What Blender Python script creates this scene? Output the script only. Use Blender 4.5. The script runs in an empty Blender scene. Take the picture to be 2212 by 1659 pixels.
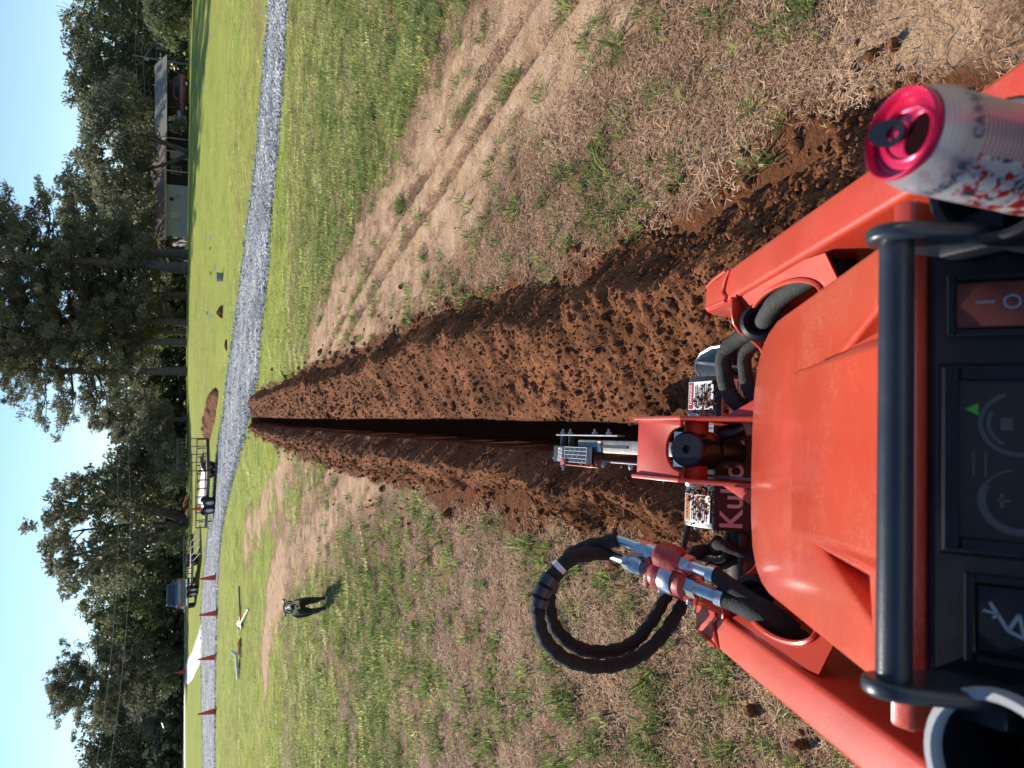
import bpy, bmesh, math, random
import numpy as np
from mathutils import Vector, Matrix, Euler

scene = bpy.context.scene
col = scene.collection
RNG = np.random.default_rng(7)
random.seed(7)
R = math.radians

# ------------------------------------------------------------------ camera
CAM_H, PITCH, FPX = 1.65, R(25.17), 1534.0          # eye height, tilt down, focal length (2212 px frame)
cam_d = bpy.data.cameras.new('camera')
cam = bpy.data.objects.new('camera', cam_d)
col.objects.link(cam)
_c, _s = math.cos(PITCH), math.sin(PITCH)
FWD, UPV, RGT = Vector((0, _c, -_s)), Vector((0, _s, _c)), Vector((1, 0, 0))
# the phone is held sideways: the picture's left edge is up
_m = Matrix((-UPV, RGT, -FWD)).transposed().to_4x4()
_m.translation = Vector((0, 0, CAM_H))
cam.matrix_world = _m
cam_d.sensor_fit = 'HORIZONTAL'
cam_d.sensor_width = 36.0
cam_d.lens = FPX / 2212 * 36.0
cam_d.clip_start = 0.02
cam_d.clip_end = 3000
cam_d.dof.use_dof = True
cam_d.dof.focus_distance = 2.4
cam_d.dof.aperture_fstop = 8.5
scene.camera = cam

# ------------------------------------------------------------------ sky, sun, exposure
SUN = Vector((-0.43, 0.74, 0.585)).normalized()      # towards the sun: ahead and to the left
world = bpy.data.worlds.new('World')
scene.world = world
world.use_nodes = True
wn, wl = world.node_tree.nodes, world.node_tree.links
wn.clear()
w_out = wn.new('ShaderNodeOutputWorld')
w_bg = wn.new('ShaderNodeBackground')
w_sky = wn.new('ShaderNodeTexSky')
w_sky.sky_type = 'NISHITA'
w_sky.sun_disc = False
w_sky.sun_elevation = math.asin(SUN.z)
w_sky.sun_rotation = math.atan2(SUN.x, SUN.y)
w_sky.air_density = 1.0
w_sky.dust_density = 0.0
w_sky.ozone_density = 3.5
w_bg.inputs['Strength'].default_value = 0.102
wl.new(w_sky.outputs[0], w_bg.inputs[0])
wl.new(w_bg.outputs[0], w_out.inputs[0])
sun_d = bpy.data.lights.new('sun', 'SUN')
sun_d.energy = 4.5
sun_d.angle = R(0.53)
sun_d.color = (1.0, 0.93, 0.82)
sun = bpy.data.objects.new('sun', sun_d)
sun.rotation_euler = SUN.to_track_quat('Z', 'Y').to_euler()
col.objects.link(sun)
scene.view_settings.view_transform = 'Standard'
scene.view_settings.look = 'None'
scene.view_settings.gamma = 1.0
scene.view_settings.use_curve_mapping = False
scene.view_settings.exposure = 0.60
scene.cycles.max_bounces = 8
scene.cycles.diffuse_bounces = 5
scene.cycles.glossy_bounces = 3
scene.cycles.transmission_bounces = 4
scene.cycles.transparent_max_bounces = 8

# ------------------------------------------------------------------ noise
def _hash(ix, iy, seed):
    h = (ix.astype(np.int64) * 374761393 + iy.astype(np.int64) * 668265263 + seed * 1442695041) & 0xFFFFFFFF
    h = ((h ^ (h >> 13)) * 1274126177) & 0xFFFFFFFF
    h = (h ^ (h >> 16)) & 0xFFFFFFFF
    return h / 4294967295.0
def vnoise(x, y, seed=0):
    x = np.asarray(x, float); y = np.asarray(y, float)
    ix, iy = np.floor(x), np.floor(y)
    fx, fy = x - ix, y - iy
    fx = fx * fx * (3 - 2 * fx); fy = fy * fy * (3 - 2 * fy)
    a, b = _hash(ix, iy, seed), _hash(ix + 1, iy, seed)
    c, d = _hash(ix, iy + 1, seed), _hash(ix + 1, iy + 1, seed)
    return (a + (b - a) * fx) * (1 - fy) + (c + (d - c) * fx) * fy
def fbm(x, y, seed=0, octv=4, gain=0.5):
    t, amp, n = 0.0, 1.0, 0.0
    for o in range(octv):
        t = t + amp * vnoise(np.asarray(x) * 2 ** o + o * 17.3, np.asarray(y) * 2 ** o - o * 9.1, seed + o)
        n += amp; amp *= gain
    return t / n
def sstep(a, b, x):
    t = np.clip((np.asarray(x, float) - a) / (b - a), 0, 1)
    return t * t * (3 - 2 * t)

# ------------------------------------------------------------------ lie of the land
_RR = ([-50, 0, 38, 50, 56, 70, 95, 130, 800], [0, 0, 0, .66, .92, .95, .85, 1.2, 2.2])
_RL = ([-50, 0, 42, 55, 75, 100, 130, 160, 800], [0, 0, 0, .30, .40, .57, 1.4, 1.9, 4.0])
def land(x, y):
    """height of the undisturbed field: falls a little to the right, rises towards the trees"""
    x = np.asarray(x, float); y = np.asarray(y, float)
    w = sstep(-12, 5, x)
    return -0.011 * np.clip(x, -65, 65) + w * np.interp(y, *_RR) + (1 - w) * np.interp(y, *_RL)
def gz(x, y):
    return float(land(x, y))
def ray(X, Y):
    """direction of a point of the 2212 x 1659 photograph"""
    return FWD + RGT * ((829.5 - Y) / FPX) + UPV * ((1106 - X) / FPX)
def at_ground(X, Y):
    d = ray(X, Y); t = 0.5
    while t < 900:
        p = Vector((0, 0, CAM_H)) + d * t
        if p.z < gz(p.x, p.y): break
        t *= 1.004
    return p.x, p.y
def at_dist(X, Y, y):
    d = ray(X, Y)
    return Vector((0, 0, CAM_H)) + d * (y / d.y)

# ------------------------------------------------------------------ materials
MATS = {}
def new_mat(name):
    m = bpy.data.materials.new(name); m.use_nodes = True
    nt = m.node_tree
    return m, nt.nodes, nt.links, nt.nodes['Principled BSDF']
def nd(n, typ, **kw):
    o = n.new(typ)
    for k, v in kw.items():
        if k in o.inputs: o.inputs[k].default_value = v
        else: setattr(o, k, v)
    return o
def ramp(n, stops):
    r = n.new('ShaderNodeValToRGB'); e = r.color_ramp.elements
    while len(e) < len(stops): e.new(0.5)
    for i, (p, c) in enumerate(stops):
        e[i].position = p; e[i].color = (*c, 1) if len(c) == 3 else c
    return r
def mix(n, l, fac, a, b, mode='MIX'):
    m = n.new('ShaderNodeMix'); m.data_type = 'RGBA'; m.blend_type = mode
    for sock, v in ((m.inputs[0], fac), (m.inputs[6], a), (m.inputs[7], b)):
        if hasattr(v, 'is_linked') or isinstance(v, bpy.types.NodeSocket): l.new(v, sock)
        elif isinstance(v, (int, float)): sock.default_value = v
        else: sock.default_value = (*v, 1)
    return m.outputs[2]
def mth(n, l, op, a, b=None, c=None):
    m = n.new('ShaderNodeMath'); m.operation = op
    for i, v in enumerate((a, b, c)):
        if v is None: continue
        if isinstance(v, bpy.types.NodeSocket): l.new(v, m.inputs[i])
        else: m.inputs[i].default_value = v
    return m.outputs[0]
def pmat(name, base, rough=.5, metal=0., var=.18, scale=6., bump=0., bscale=60., coat=0., dust=0., dustcol=(.42, .30, .20), dscale=90., spec=.5, specks=0.):
    """painted / plastic / metal surface with uneven tone, fine relief and dust specks"""
    if name in MATS: return MATS[name]
    m, n, l, b = new_mat(name)
    tc = n.new('ShaderNodeTexCoord')
    no = nd(n, 'ShaderNodeTexNoise', Scale=scale, Detail=5.0, Roughness=.6)
    l.new(tc.outputs['Object'], no.inputs['Vector'])
    lo = tuple(max(0, v * (1 - var)) for v in base); hi = tuple(min(1, v * (1 + var)) for v in base)
    r = ramp(n, [(.3, lo), (.7, hi)]); l.new(no.outputs[0], r.inputs[0])
    colr = r.outputs[0]
    if dust > 0:
        n2 = nd(n, 'ShaderNodeTexNoise', Scale=dscale, Detail=3.0, Roughness=.7)
        n3 = nd(n, 'ShaderNodeTexNoise', Scale=dscale * .06, Detail=3.0)
        l.new(tc.outputs['Object'], n2.inputs['Vector']); l.new(tc.outputs['Object'], n3.inputs['Vector'])
        k = mth(n, l, 'MULTIPLY', n2.outputs[0], n3.outputs[0])
        rr = ramp(n, [(.30, (0, 0, 0)), (.50, (dust, dust, dust))]); l.new(k, rr.inputs[0])
        colr = mix(n, l, rr.outputs[0], colr, dustcol)
    if specks > 0:
        for sc, thr, cl, am in ((230., .13, (.66, .42, .30), specks), (75., .055, (.05, .02, .015), specks), (520., .20, (.62, .36, .25), specks * .7)):
            vz = nd(n, 'ShaderNodeTexVoronoi', Scale=sc); l.new(tc.outputs['Object'], vz.inputs['Vector'])
            gt = nd(n, 'ShaderNodeTexNoise', Scale=7., Detail=2.); l.new(tc.outputs['Object'], gt.inputs['Vector'])
            on = mth(n, l, 'MULTIPLY', mth(n, l, 'LESS_THAN', vz.outputs['Distance'], thr), mth(n, l, 'GREATER_THAN', gt.outputs[0], .49))
            colr = mix(n, l, mth(n, l, 'MULTIPLY', on, am), colr, cl)
        sm = nd(n, 'ShaderNodeMapping'); sm.inputs['Scale'].default_value = (9., 150., 60.); sm.inputs['Rotation'].default_value = (0, 0, .7); l.new(tc.outputs['Object'], sm.inputs[0])
        sn = nd(n, 'ShaderNodeTexNoise', Scale=2., Detail=2.); l.new(sm.outputs[0], sn.inputs['Vector'])
        sr = ramp(n, [(.66, (0, 0, 0)), (.70, (1, 1, 1))]); l.new(sn.outputs[0], sr.inputs[0])
        colr = mix(n, l, mth(n, l, 'MULTIPLY', sr.outputs[0], specks * .22), colr, (.70, .30, .20))
    l.new(colr, b.inputs['Base Color'])
    rm = nd(n, 'ShaderNodeMapRange'); l.new(no.outputs[0], rm.inputs[0])
    rm.inputs[3].default_value = max(.04, rough - .09); rm.inputs[4].default_value = min(1, rough + .12)
    l.new(rm.outputs[0], b.inputs['Roughness'])
    b.inputs['Metallic'].default_value = metal
    b.inputs['Coat Weight'].default_value = coat
    b.inputs['Coat Roughness'].default_value = .15
    b.inputs['Specular IOR Level'].default_value = spec
    if bump > 0:
        nb = nd(n, 'ShaderNodeTexNoise', Scale=bscale, Detail=4.0)
        l.new(tc.outputs['Object'], nb.inputs['Vector'])
        bp = nd(n, 'ShaderNodeBump', Strength=bump, Distance=.002)
        l.new(nb.outputs[0], bp.inputs['Height']); l.new(bp.outputs[0], b.inputs['Normal'])
    MATS[name] = m
    return m

# ------------------------------------------------------------------ mesh building
def link(o):
    col.objects.link(o); return o
def tag(o, label=None, cat=None, group=None, kind=None):
    if label: o['label'] = label
    if cat: o['category'] = cat
    if group: o['group'] = group
    if kind: o['kind'] = kind
    return o
def thing(name, label, cat, loc=(0, 0, 0), rz=0., group=None):
    o = link(bpy.data.objects.new(name, None))
    o.empty_display_size = .2
    o.location = loc; o.rotation_euler = (0, 0, rz)
    return tag(o, label, cat, group)
def mesh_obj(name, v, f, mat, parent=None, smooth=False, bevel=0., seg=2):
    me = bpy.data.meshes.new(name)
    me.from_pydata([tuple(p) for p in v], [], f)
    me.validate()
    bm = bmesh.new(); bm.from_mesh(me)
    bmesh.ops.recalc_face_normals(bm, faces=bm.faces)
    if bevel > 0:
        eds = [e for e in bm.edges if len(e.link_faces) == 2 and e.calc_face_angle(0) > .5]
        if eds: bmesh.ops.bevel(bm, geom=eds, offset=bevel, segments=seg, profile=.5, affect='EDGES', clamp_overlap=True)
    bm.to_mesh(me); bm.free()
    me.materials.append(mat)
    if smooth or bevel > 0:
        me.polygons.foreach_set('use_smooth', [True] * len(me.polygons))
        try: me.set_sharp_from_angle(angle=R(38))
        except Exception: pass
    o = link(bpy.data.objects.new(name, me))
    if parent: o.parent = parent
    return o
class MB:
    """collects solids that belong to one part"""
    def __init__(s): s.v, s.f = [], []
    def add(s, v, f):
        k = len(s.v); s.v += [tuple(p) for p in v]; s.f += [tuple(i + k for i in q) for q in f]; return s
    def box(s, c, d, M=None):
        x, y, z = (d[0] / 2, d[1] / 2, d[2] / 2); c = Vector(c)
        v = [Vector((a * x, b * y, e * z)) for a in (-1, 1) for b in (-1, 1) for e in (-1, 1)]
        v = [(M @ p if M else p) + c for p in v]
        return s.add(v, [(0, 1, 3, 2), (4, 6, 7, 5), (0, 4, 5, 1), (2, 3, 7, 6), (0, 2, 6, 4), (1, 5, 7, 3)])
    def hull8(s, lo, hi):
        """solid between two quads given in the same order"""
        return s.add(list(lo) + list(hi), [(3, 2, 1, 0), (4, 5, 6, 7), (0, 1, 5, 4), (1, 2, 6, 5), (2, 3, 7, 6), (3, 0, 4, 7)])
    def prism(s, lo, hi):
        n = len(lo)
        return s.add(list(lo) + list(hi), [tuple(range(n))[::-1], tuple(range(n, 2 * n))] + [(i, (i + 1) % n, n + (i + 1) % n, n + i) for i in range(n)])
    def tube(s, pts, r, n=10, cap=True, rfun=None):
        pts = [Vector(p) for p in pts]; m = len(pts)
        rs = r if hasattr(r, '__len__') else [r] * m
        t0 = (pts[1] - pts[0]).normalized()
        up = Vector((0, 0, 1)) if abs(t0.z) < .9 else Vector((1, 0, 0))
        nrm = (up - t0 * up.dot(t0)).normalized()
        rings = []
        for i, p in enumerate(pts):
            t = (pts[min(i + 1, m - 1)] - pts[max(i - 1, 0)]).normalized()
            nrm = (nrm - t * nrm.dot(t)).normalized(); b = t.cross(nrm)
            rr = [rs[i] * (rfun(i, k) if rfun else 1) for k in range(n)]
            rings.append([p + nrm * math.cos(2 * math.pi * k / n) * rr[k] + b * math.sin(2 * math.pi * k / n) * rr[k] for k in range(n)])
        v = [q for g in rings for q in g]
        f = [(i * n + k, i * n + (k + 1) % n, (i + 1) * n + (k + 1) % n, (i + 1) * n + k) for i in range(m - 1) for k in range(n)]
        if cap: f += [tuple(range(n))[::-1], tuple(range((m - 1) * n, m * n))]
        return s.add(v, f)
    def lathe(s, prof, o=(0, 0, 0), ax=(0, 0, 1), n=24, close=False):
        """prof: (radius, height) along axis"""
        o = Vector(o); a = Vector(ax).normalized()
        u = a.orthogonal().normalized(); w = a.cross(u)
        v = [o + a * h + (u * math.cos(2 * math.pi * k / n) + w * math.sin(2 * math.pi * k / n)) * max(r, 1e-5) for r, h in prof for k in range(n)]
        m = len(prof)
        f = [(i * n + k, i * n + (k + 1) % n, (i + 1) * n + (k + 1) % n, (i + 1) * n + k) for i in range(m - 1) for k in range(n)]
        if close: f += [((m - 1) * n + k, (m - 1) * n + (k + 1) % n, (k + 1) % n, k) for k in range(n)]
        else: f += [tuple(range(n))[::-1], tuple(range((m - 1) * n, m * n))]
        return s.add(v, f)
    def build(s, name, mat, parent=None, smooth=False, bevel=0., seg=2):
        return mesh_obj(name, s.v, s.f, mat, parent, smooth, bevel, seg)
def spline(pts, n=8):
    """Catmull-Rom through the points"""
    P = [Vector(p) for p in pts]; P = [P[0] * 2 - P[1]] + P + [P[-1] * 2 - P[-2]]
    out = []
    for i in range(1, len(P) - 2):
        a, b, c, d = P[i - 1:i + 3]
        for k in range(n):
            t = k / n
            out.append(.5 * ((2 * b) + (c - a) * t + (2 * a - 5 * b + 4 * c - d) * t * t + (3 * b - a - 3 * c + d) * t ** 3))
    out.append(P[-2]); return out
def big_mesh(name, co, quads=None, tris=None, mat=None, parent=None, smooth=False):
    """numpy arrays straight into one mesh"""
    me = bpy.data.meshes.new(name)
    co = np.ascontiguousarray(co, np.float32)
    me.vertices.add(len(co)); me.vertices.foreach_set('co', co.ravel())
    idx, tot = [], []
    if quads is not None and len(quads): idx.append(np.asarray(quads, np.int32).ravel()); tot.append(np.full(len(quads), 4, np.int32))
    if tris is not None and len(tris): idx.append(np.asarray(tris, np.int32).ravel()); tot.append(np.full(len(tris), 3, np.int32))
    idx = np.concatenate(idx); tot = np.concatenate(tot)
    me.loops.add(len(idx)); me.loops.foreach_set('vertex_index', idx)
    me.polygons.add(len(tot))
    me.polygons.foreach_set('loop_start', np.concatenate([[0], np.cumsum(tot)[:-1]]).astype(np.int32))
    me.polygons.foreach_set('loop_total', tot)
    if smooth: me.polygons.foreach_set('use_smooth', np.ones(len(tot), bool))
    me.update(calc_edges=True)
    if mat: me.materials.append(mat)
    o = link(bpy.data.objects.new(name, me))
    if parent: o.parent = parent
    return o
def grid_quads(nr, nc):
    i = np.arange(nr - 1)[:, None] * nc + np.arange(nc - 1)[None, :]
    return np.stack([i, i + 1, i + nc + 1, i + nc], -1).reshape(-1, 4)
def lettering(body, size, mat, parent, M, bold=0., align='CENTER', name='lettering', thick=0.0, sx=1.0):
    cu = bpy.data.curves.new('txt', 'FONT'); cu.body = body; cu.size = size
    cu.align_x = align; cu.align_y = 'CENTER'; cu.offset = bold; cu.extrude = thick; cu.resolution_u = 3
    ob = link(bpy.data.objects.new('txt', cu))
    me = bpy.data.meshes.new_from_object(ob.evaluated_get(bpy.context.evaluated_depsgraph_get()))
    bpy.data.objects.remove(ob); bpy.data.curves.remove(cu)
    me.name = name
    me.transform(M @ Matrix.Diagonal((sx, 1, 1, 1)))
    me.materials.clear(); me.materials.append(mat)
    o = link(bpy.data.objects.new(name, me)); o.parent = parent
    return o
def frame(o, ux, uy):
    """matrix with origin o, text running along ux, its top towards uy"""
    ux = Vector(ux).normalized(); uy = Vector(uy); uy = (uy - ux * uy.dot(ux)).normalized()
    m = Matrix((ux, uy, ux.cross(uy))).transposed().to_4x4(); m.translation = Vector(o); return m
def copy_tree(o, parent=None):
    c = o.copy(); col.objects.link(c); c.parent = parent
    for ch in o.children: copy_tree(ch, c)
    return c
HIDE = bpy.data.collections.new('scatter_sources')      # never linked to the scene
def scatter(name, pts, rot, scl, idx, protos, mat_kind_label, cat):
    cl = bpy.data.collections.new(name + '_sources')
    for k, p in enumerate(protos):
        for c in list(p.users_collection): c.objects.unlink(p)
        p.name = '%s_source_%02d' % (name, k); cl.objects.link(p)
    me = bpy.data.meshes.new(name)
    pts = np.ascontiguousarray(pts, np.float32)
    me.vertices.add(len(pts)); me.vertices.foreach_set('co', pts.ravel())
    a = me.attributes.new('rot', 'FLOAT_VECTOR', 'POINT'); a.data.foreach_set('vector', np.ascontiguousarray(rot, np.float32).ravel())
    a = me.attributes.new('scl', 'FLOAT', 'POINT'); a.data.foreach_set('value', np.ascontiguousarray(scl, np.float32))
    a = me.attributes.new('idx', 'INT', 'POINT'); a.data.foreach_set('value', np.ascontiguousarray(idx, np.int32))
    o = link(bpy.data.objects.new(name, me))
    ng = bpy.data.node_groups.new(name, 'GeometryNodeTree')
    ng.interface.new_socket(name='Geometry', in_out='INPUT', socket_type='NodeSocketGeometry')
    ng.interface.new_socket(name='Geometry', in_out='OUTPUT', socket_type='NodeSocketGeometry')
    n, l = ng.nodes, ng.links
    gi, go = n.new('NodeGroupInput'), n.new('NodeGroupOutput')
    ip = n.new('GeometryNodeInstanceOnPoints')
    ci = n.new('GeometryNodeCollectionInfo')
    ci.inputs['Collection'].default_value = cl
    ci.inputs['Separate Children'].default_value = True
    ci.inputs['Reset Children'].default_value = True
    ip.inputs['Pick Instance'].default_value = True
    def na(nm, ty):
        q = n.new('GeometryNodeInputNamedAttribute'); q.data_type = ty; q.inputs['Name'].default_value = nm
        return q.outputs['Attribute']
    l.new(gi.outputs[0], ip.inputs['Points']); l.new(ci.outputs[0], ip.inputs['Instance'])
    l.new(na('idx', 'INT'), ip.inputs['Instance Index']); l.new(na('rot', 'FLOAT_VECTOR'), ip.inputs['Rotation'])
    l.new(na('scl', 'FLOAT'), ip.inputs['Scale'])
    l.new(ip.outputs[0], go.inputs[0])
    md = o.modifiers.new('scatter', 'NODES'); md.node_group = ng
    return tag(o, mat_kind_label, cat, kind='stuff')
# ================================================================== THE FIELD
def world_line(px): return [at_ground(*p) for p in px]
def seg_dist(x, y, line):
    """distance to a polyline and position along it"""
    x = np.asarray(x, float); y = np.asarray(y, float)
    best = np.full(x.shape, 1e9)
    for (ax, ay), (bx, by) in zip(line[:-1], line[1:]):
        dx, dy = bx - ax, by - ay
        t = np.clip(((x - ax) * dx + (y - ay) * dy) / (dx * dx + dy * dy), 0, 1)
        best = np.minimum(best, np.hypot(x - ax - t * dx, y - ay - t * dy))
    return best
TR_Y = [-40, 2.0, 3.26, 4.24, 6.65, 11.3, 18.44, 19.0, 900]
TR_X = [-.225, -.225, -.263, -.297, -.405, -.609, -.89, -.90, -.90]
def trench_x(y): return np.interp(y, TR_Y, TR_X)

NEAR_PX = [(625, 0), (612, 200), (600, 330), (590, 450), (583, 560), (570, 680), (560, 800), (546, 880), (528, 950), (505, 1030), (486, 1110), (475, 1200), (471, 1300), (468, 1420), (466, 1550), (466, 1659)]
FAR_PX = [(585, 0), (568, 200), (556, 330), (545, 430), (532, 530), (517, 640), (505, 730), (490, 830), (484, 900), (472, 960), (465, 1020), (457, 1090), (446, 1180), (438, 1260), (435, 1340), (435, 1450), (437, 1550), (439, 1659)]
PATH_N = [(14.5, 9.6), (10.0, 11.2)] + world_line(NEAR_PX) + [(-27, 32.4), (-48, 31)]
PATH_F = [(16.0, 12.6), (11.5, 13.8)] + world_line(FAR_PX) + [(-36, 44), (-54, 42)]
def resample(line, n):
    p = np.array(line); d = np.concatenate([[0], np.cumsum(np.hypot(*np.diff(p, axis=0).T))])
    t = np.linspace(0, d[-1], n)
    return np.stack([np.interp(t, d, p[:, 0]), np.interp(t, d, p[:, 1])], -1)
_NN, _FF = resample(PATH_N, 260), resample(PATH_F, 260)
def on_path(x, y, pad=0.):
    """inside the gravel strip (even-odd test)"""
    poly = np.concatenate([_NN[::3], _FF[::-3]])
    x = np.asarray(x, float); y = np.asarray(y, float); ins = np.zeros(x.shape, bool)
    a = poly; b = np.roll(poly, -1, 0)
    for (x0, y0), (x1, y1) in zip(a, b):
        if y0 == y1: continue
        c = ((y0 > y) != (y1 > y)) & (x < (x1 - x0) * (y - y0) / (y1 - y0) + x0)
        ins ^= c
    return ins

TRACK_A = [(-.35, 10.2), (.05, 9.3), (.42, 8.5), (.86, 7.1), (1.24, 5.85), (1.46, 4.9), (1.72, 3.95), (1.90, 3.1), (2.12, 2.2), (2.35, .8), (2.5, -2)]
TRACK_B = world_line([(862, 985), (800, 1035), (740, 1080), (690, 1130), (640, 1195), (603, 1260), (582, 1330), (572, 1420)])
TRACK_C = world_line([(660, 975), (610, 1030), (565, 1110), (530, 1170)])
PATCH_D = world_line([(800, 1000), (720, 1040), (665, 1100)])
SCUFF = world_line([(2050, -40), (1990, 30), (1955, 90)])
RB_OUT = world_line([(548, 856), (600, 835), (640, 815), (700, 792), (780, 768), (880, 722), (960, 682), (1060, 662), (1160, 640), (1280, 590), (1380, 530), (1480, 490), (1600, 420), (1720, 350), (1850, 290)]) + [(.62, .95), (.2, .7)]
LB_OUT = world_line([(550, 932), (600, 955), (640, 972), (740, 1003), (860, 1030), (960, 1058), (1080, 1088), (1200, 1110), (1320, 1130), (1420, 1142), (1490, 1150)]) + [(-.55, 1.3), (-.5, .9)]
def edge_x(line, y):
    p = np.array(sorted(line, key=lambda q: q[1])); return np.interp(y, p[:, 1], p[:, 0])

def masks(x, y):
    """greenness, bare dust, loose soil, leaf litter at a point of the field"""
    x = np.asarray(x, float); y = np.asarray(y, float)
    right = sstep(-.6, .4, x - trench_x(y))
    n1, n2, n3 = fbm(x * .8, y * .8, 3), fbm(x * 2.3, y * 2.3, 11), fbm(x * .16, y * .16, 21)
    y0 = 6.5 - 1.1 * right - .25 * np.clip(x - 1.5, 0, 4)
    g = sstep(y0 - 2.6, y0 + 2.6, y + (n1 - .5) * 5.0 + (n2 - .5) * 5.5 + (fbm(x * 5, y * 5, 13) - .5) * 4)
    g = g * (.66 + .22 * sstep(.35, .6, n3))
    patch = sstep(.47, .64, .2 * fbm(x * 1.3 + 4, y * 1.3, 31) + .8 * fbm(x * 6.5, y * 5.2, 33)) * (.6 + .5 * n1)
    g = np.maximum(g, patch * .6)
    bald = sstep(.62, .74, fbm(x * .33, y * .5 + 8, 41)) * sstep(30, 8, y)
    g = g * (1 - .55 * bald)
    wob = (n2 - .5) * .34 + (n1 - .5) * .36
    d = 1 - sstep(.36, 1.0, seg_dist(x, y, TRACK_A) + wob - .03 * np.clip(y - 4, 0, 5))
    d = np.maximum(d, (1 - sstep(.10, .72, seg_dist(x, y, TRACK_B) + wob * 1.7 - .03 * np.clip(y - 7, 0, 8))) * (.75 + .25 * sstep(.4, .6, n2)))
    d = np.maximum(d, .85 * (1 - sstep(.15, .95, seg_dist(x, y, TRACK_C) + wob * 2.0)) * sstep(.30, .52, n2))
    d = np.maximum(d, .8 * (1 - sstep(.3, 1.3, seg_dist(x, y, PATCH_D) + wob * 2.2)) * sstep(.32, .56, n2))
    d = np.maximum(d, .8 * (1 - sstep(.05, .3, seg_dist(x, y, SCUFF) + wob)))
    g = g * (1 - .93 * d)
    edge = np.minimum(seg_dist(x, y, RB_OUT), seg_dist(x, y, LB_OUT)) + (n2 - .5) * .25
    inside = (x > edge_x(LB_OUT, y) - .02) & (x < edge_x(RB_OUT, y) + .02) & (y < 18.7) & (y > .6)
    so = np.where(inside, 1., 1 - sstep(.0, .22, edge))
    for off in (-.15, .13):                     # wheel rut shade put into the colour: dust thinned to darker lines
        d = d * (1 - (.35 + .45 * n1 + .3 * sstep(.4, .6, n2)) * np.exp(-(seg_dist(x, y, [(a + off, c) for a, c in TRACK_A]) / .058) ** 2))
    li = (1 - sstep(1.5, 4.5, np.hypot((x - 14) / 2.6, y - 80.5) + (n1 - .5) * 3)) * 1.
    return np.clip(g, 0, 1), d, so, li

# ---- ground sheet: lines of its grid follow the trench
def graded(parts, grow, end):
    v = [0.0]
    for lim, st in parts:
        while v[-1] < lim - 1e-9: v.append(v[-1] + st)
    st = parts[-1][1]
    while v[-1] < end: st *= grow; v.append(v[-1] + st)
    return np.array(v)
_s = graded([(.054, .018), (.096, .006), (.12, .012), (2.8, .045), (7, .12), (16, .35)], 1.16, 900)
S = np.concatenate([-_s[:0:-1], _s])
_y1 = graded([(6.0, .04), (11, .075), (20, .15), (60, .55)], 1.13, 900)
_y0 = graded([(.4, .05), (6, .35)], 1.3, 60)
YY = np.concatenate([-_y0[:0:-1], _y1])
GS, GY = np.meshgrid(S, YY)
GX = GS + trench_x(GY)
GZ = land(GX, GY)
_near = sstep(30, 6, GY) * sstep(20, 5, np.abs(GX))
_dm = masks(GX, GY)[1]
GZ = GZ + _near * (1 - .93 * _dm) * ((fbm(GX * 1.1, GY * 1.1, 51) - .5) * .05 + (fbm(GX * 7, GY * 7, 52) - .5) * .022 + (vnoise(GX * 19, GY * 19, 53) - .5) * .010)
for off, dep in ((-.14, .045), (.14, .036)):
    ln = [(x + off, y) for x, y in TRACK_A]
    GZ -= dep * np.exp(-(seg_dist(GX, GY, ln) / .050) ** 2) * (.5 + 1. * vnoise(GX * 4, GY * 6, 54)) - .45 * dep * np.exp(-((seg_dist(GX, GY, ln) - .085) / .04) ** 2)
for off in (-.22, .24):
    ln = [(x + off, y + off) for x, y in TRACK_B]
    GZ -= .025 * np.exp(-(seg_dist(GX, GY, ln) / .07) ** 2)
_in = (np.abs(GS + (fbm(GY * 5, GS * 0, 55) - .5) * .016 + (fbm(GY * 17, GS * 0 + 5, 57) - .5) * .014) < .0765) & (GY > 1.7) & (GY < 18.45)
GZ = np.where(_in, GZ - .62 + .05 * fbm(GX * 9, GY * 9, 56), GZ)
_u = (GY < 1.6) & (np.abs(GX + .12) < .5) & (GY > -1.4)
GZ = np.where(_u, np.minimum(GZ, -.01), GZ)
# shallow dig for the scuffed tyre marks on the right
_t = sstep(.25, .05, seg_dist(GX, GY, SCUFF))
GZ = GZ - .012 * _t * (np.sin(GY * 95 + GX * 20) > 0)

m, n, l, b = new_mat('field ground')
at = nd(n, 'ShaderNodeAttribute', attribute_name='mask'); sp = n.new('ShaderNodeSeparateColor')
l.new(at.outputs['Color'], sp.inputs[0])
ge = n.new('ShaderNodeNewGeometry')
def wn_noise(scale, det=5., rgh=.6, vec=None):
    q = nd(n, 'ShaderNodeTexNoise', Scale=scale, Detail=det, Roughness=rgh)
    l.new(vec or ge.outputs['Position'], q.inputs['Vector']); return q.outputs[0]
fine, mid, coarse = wn_noise(55., 6., .75), wn_noise(7., 6.), wn_noise(.45, 5.)
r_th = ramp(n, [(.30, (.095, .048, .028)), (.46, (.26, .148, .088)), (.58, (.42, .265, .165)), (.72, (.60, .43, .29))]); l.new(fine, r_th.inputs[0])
r_du = ramp(n, [(.30, (.40, .240, .142)), (.52, (.56, .370, .228)), (.72, (.70, .50, .335))]); l.new(mid, r_du.inputs[0])
r_gr = ramp(n, [(.28, (.14, .165, .038)), (.45, (.29, .33, .070)), (.60, (.43, .45, .110)), (.76, (.58, .56, .20))])
gmx = mth(n, l, 'ADD', mth(n, l, 'MULTIPLY', fine, .5), mth(n, l, 'MULTIPLY', mid, .5)); l.new(gmx, r_gr.inputs[0])
r_tone = ramp(n, [(.35, (.66, .74, .56)), (.5, (.93, .93, .93)), (.66, (1.12, 1.0, .88))]); l.new(mth(n, l, 'ADD', mth(n, l, 'MULTIPLY', coarse, .6), mth(n, l, 'MULTIPLY', wn_noise(2.2, 4.), .4)), r_tone.inputs[0])
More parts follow.
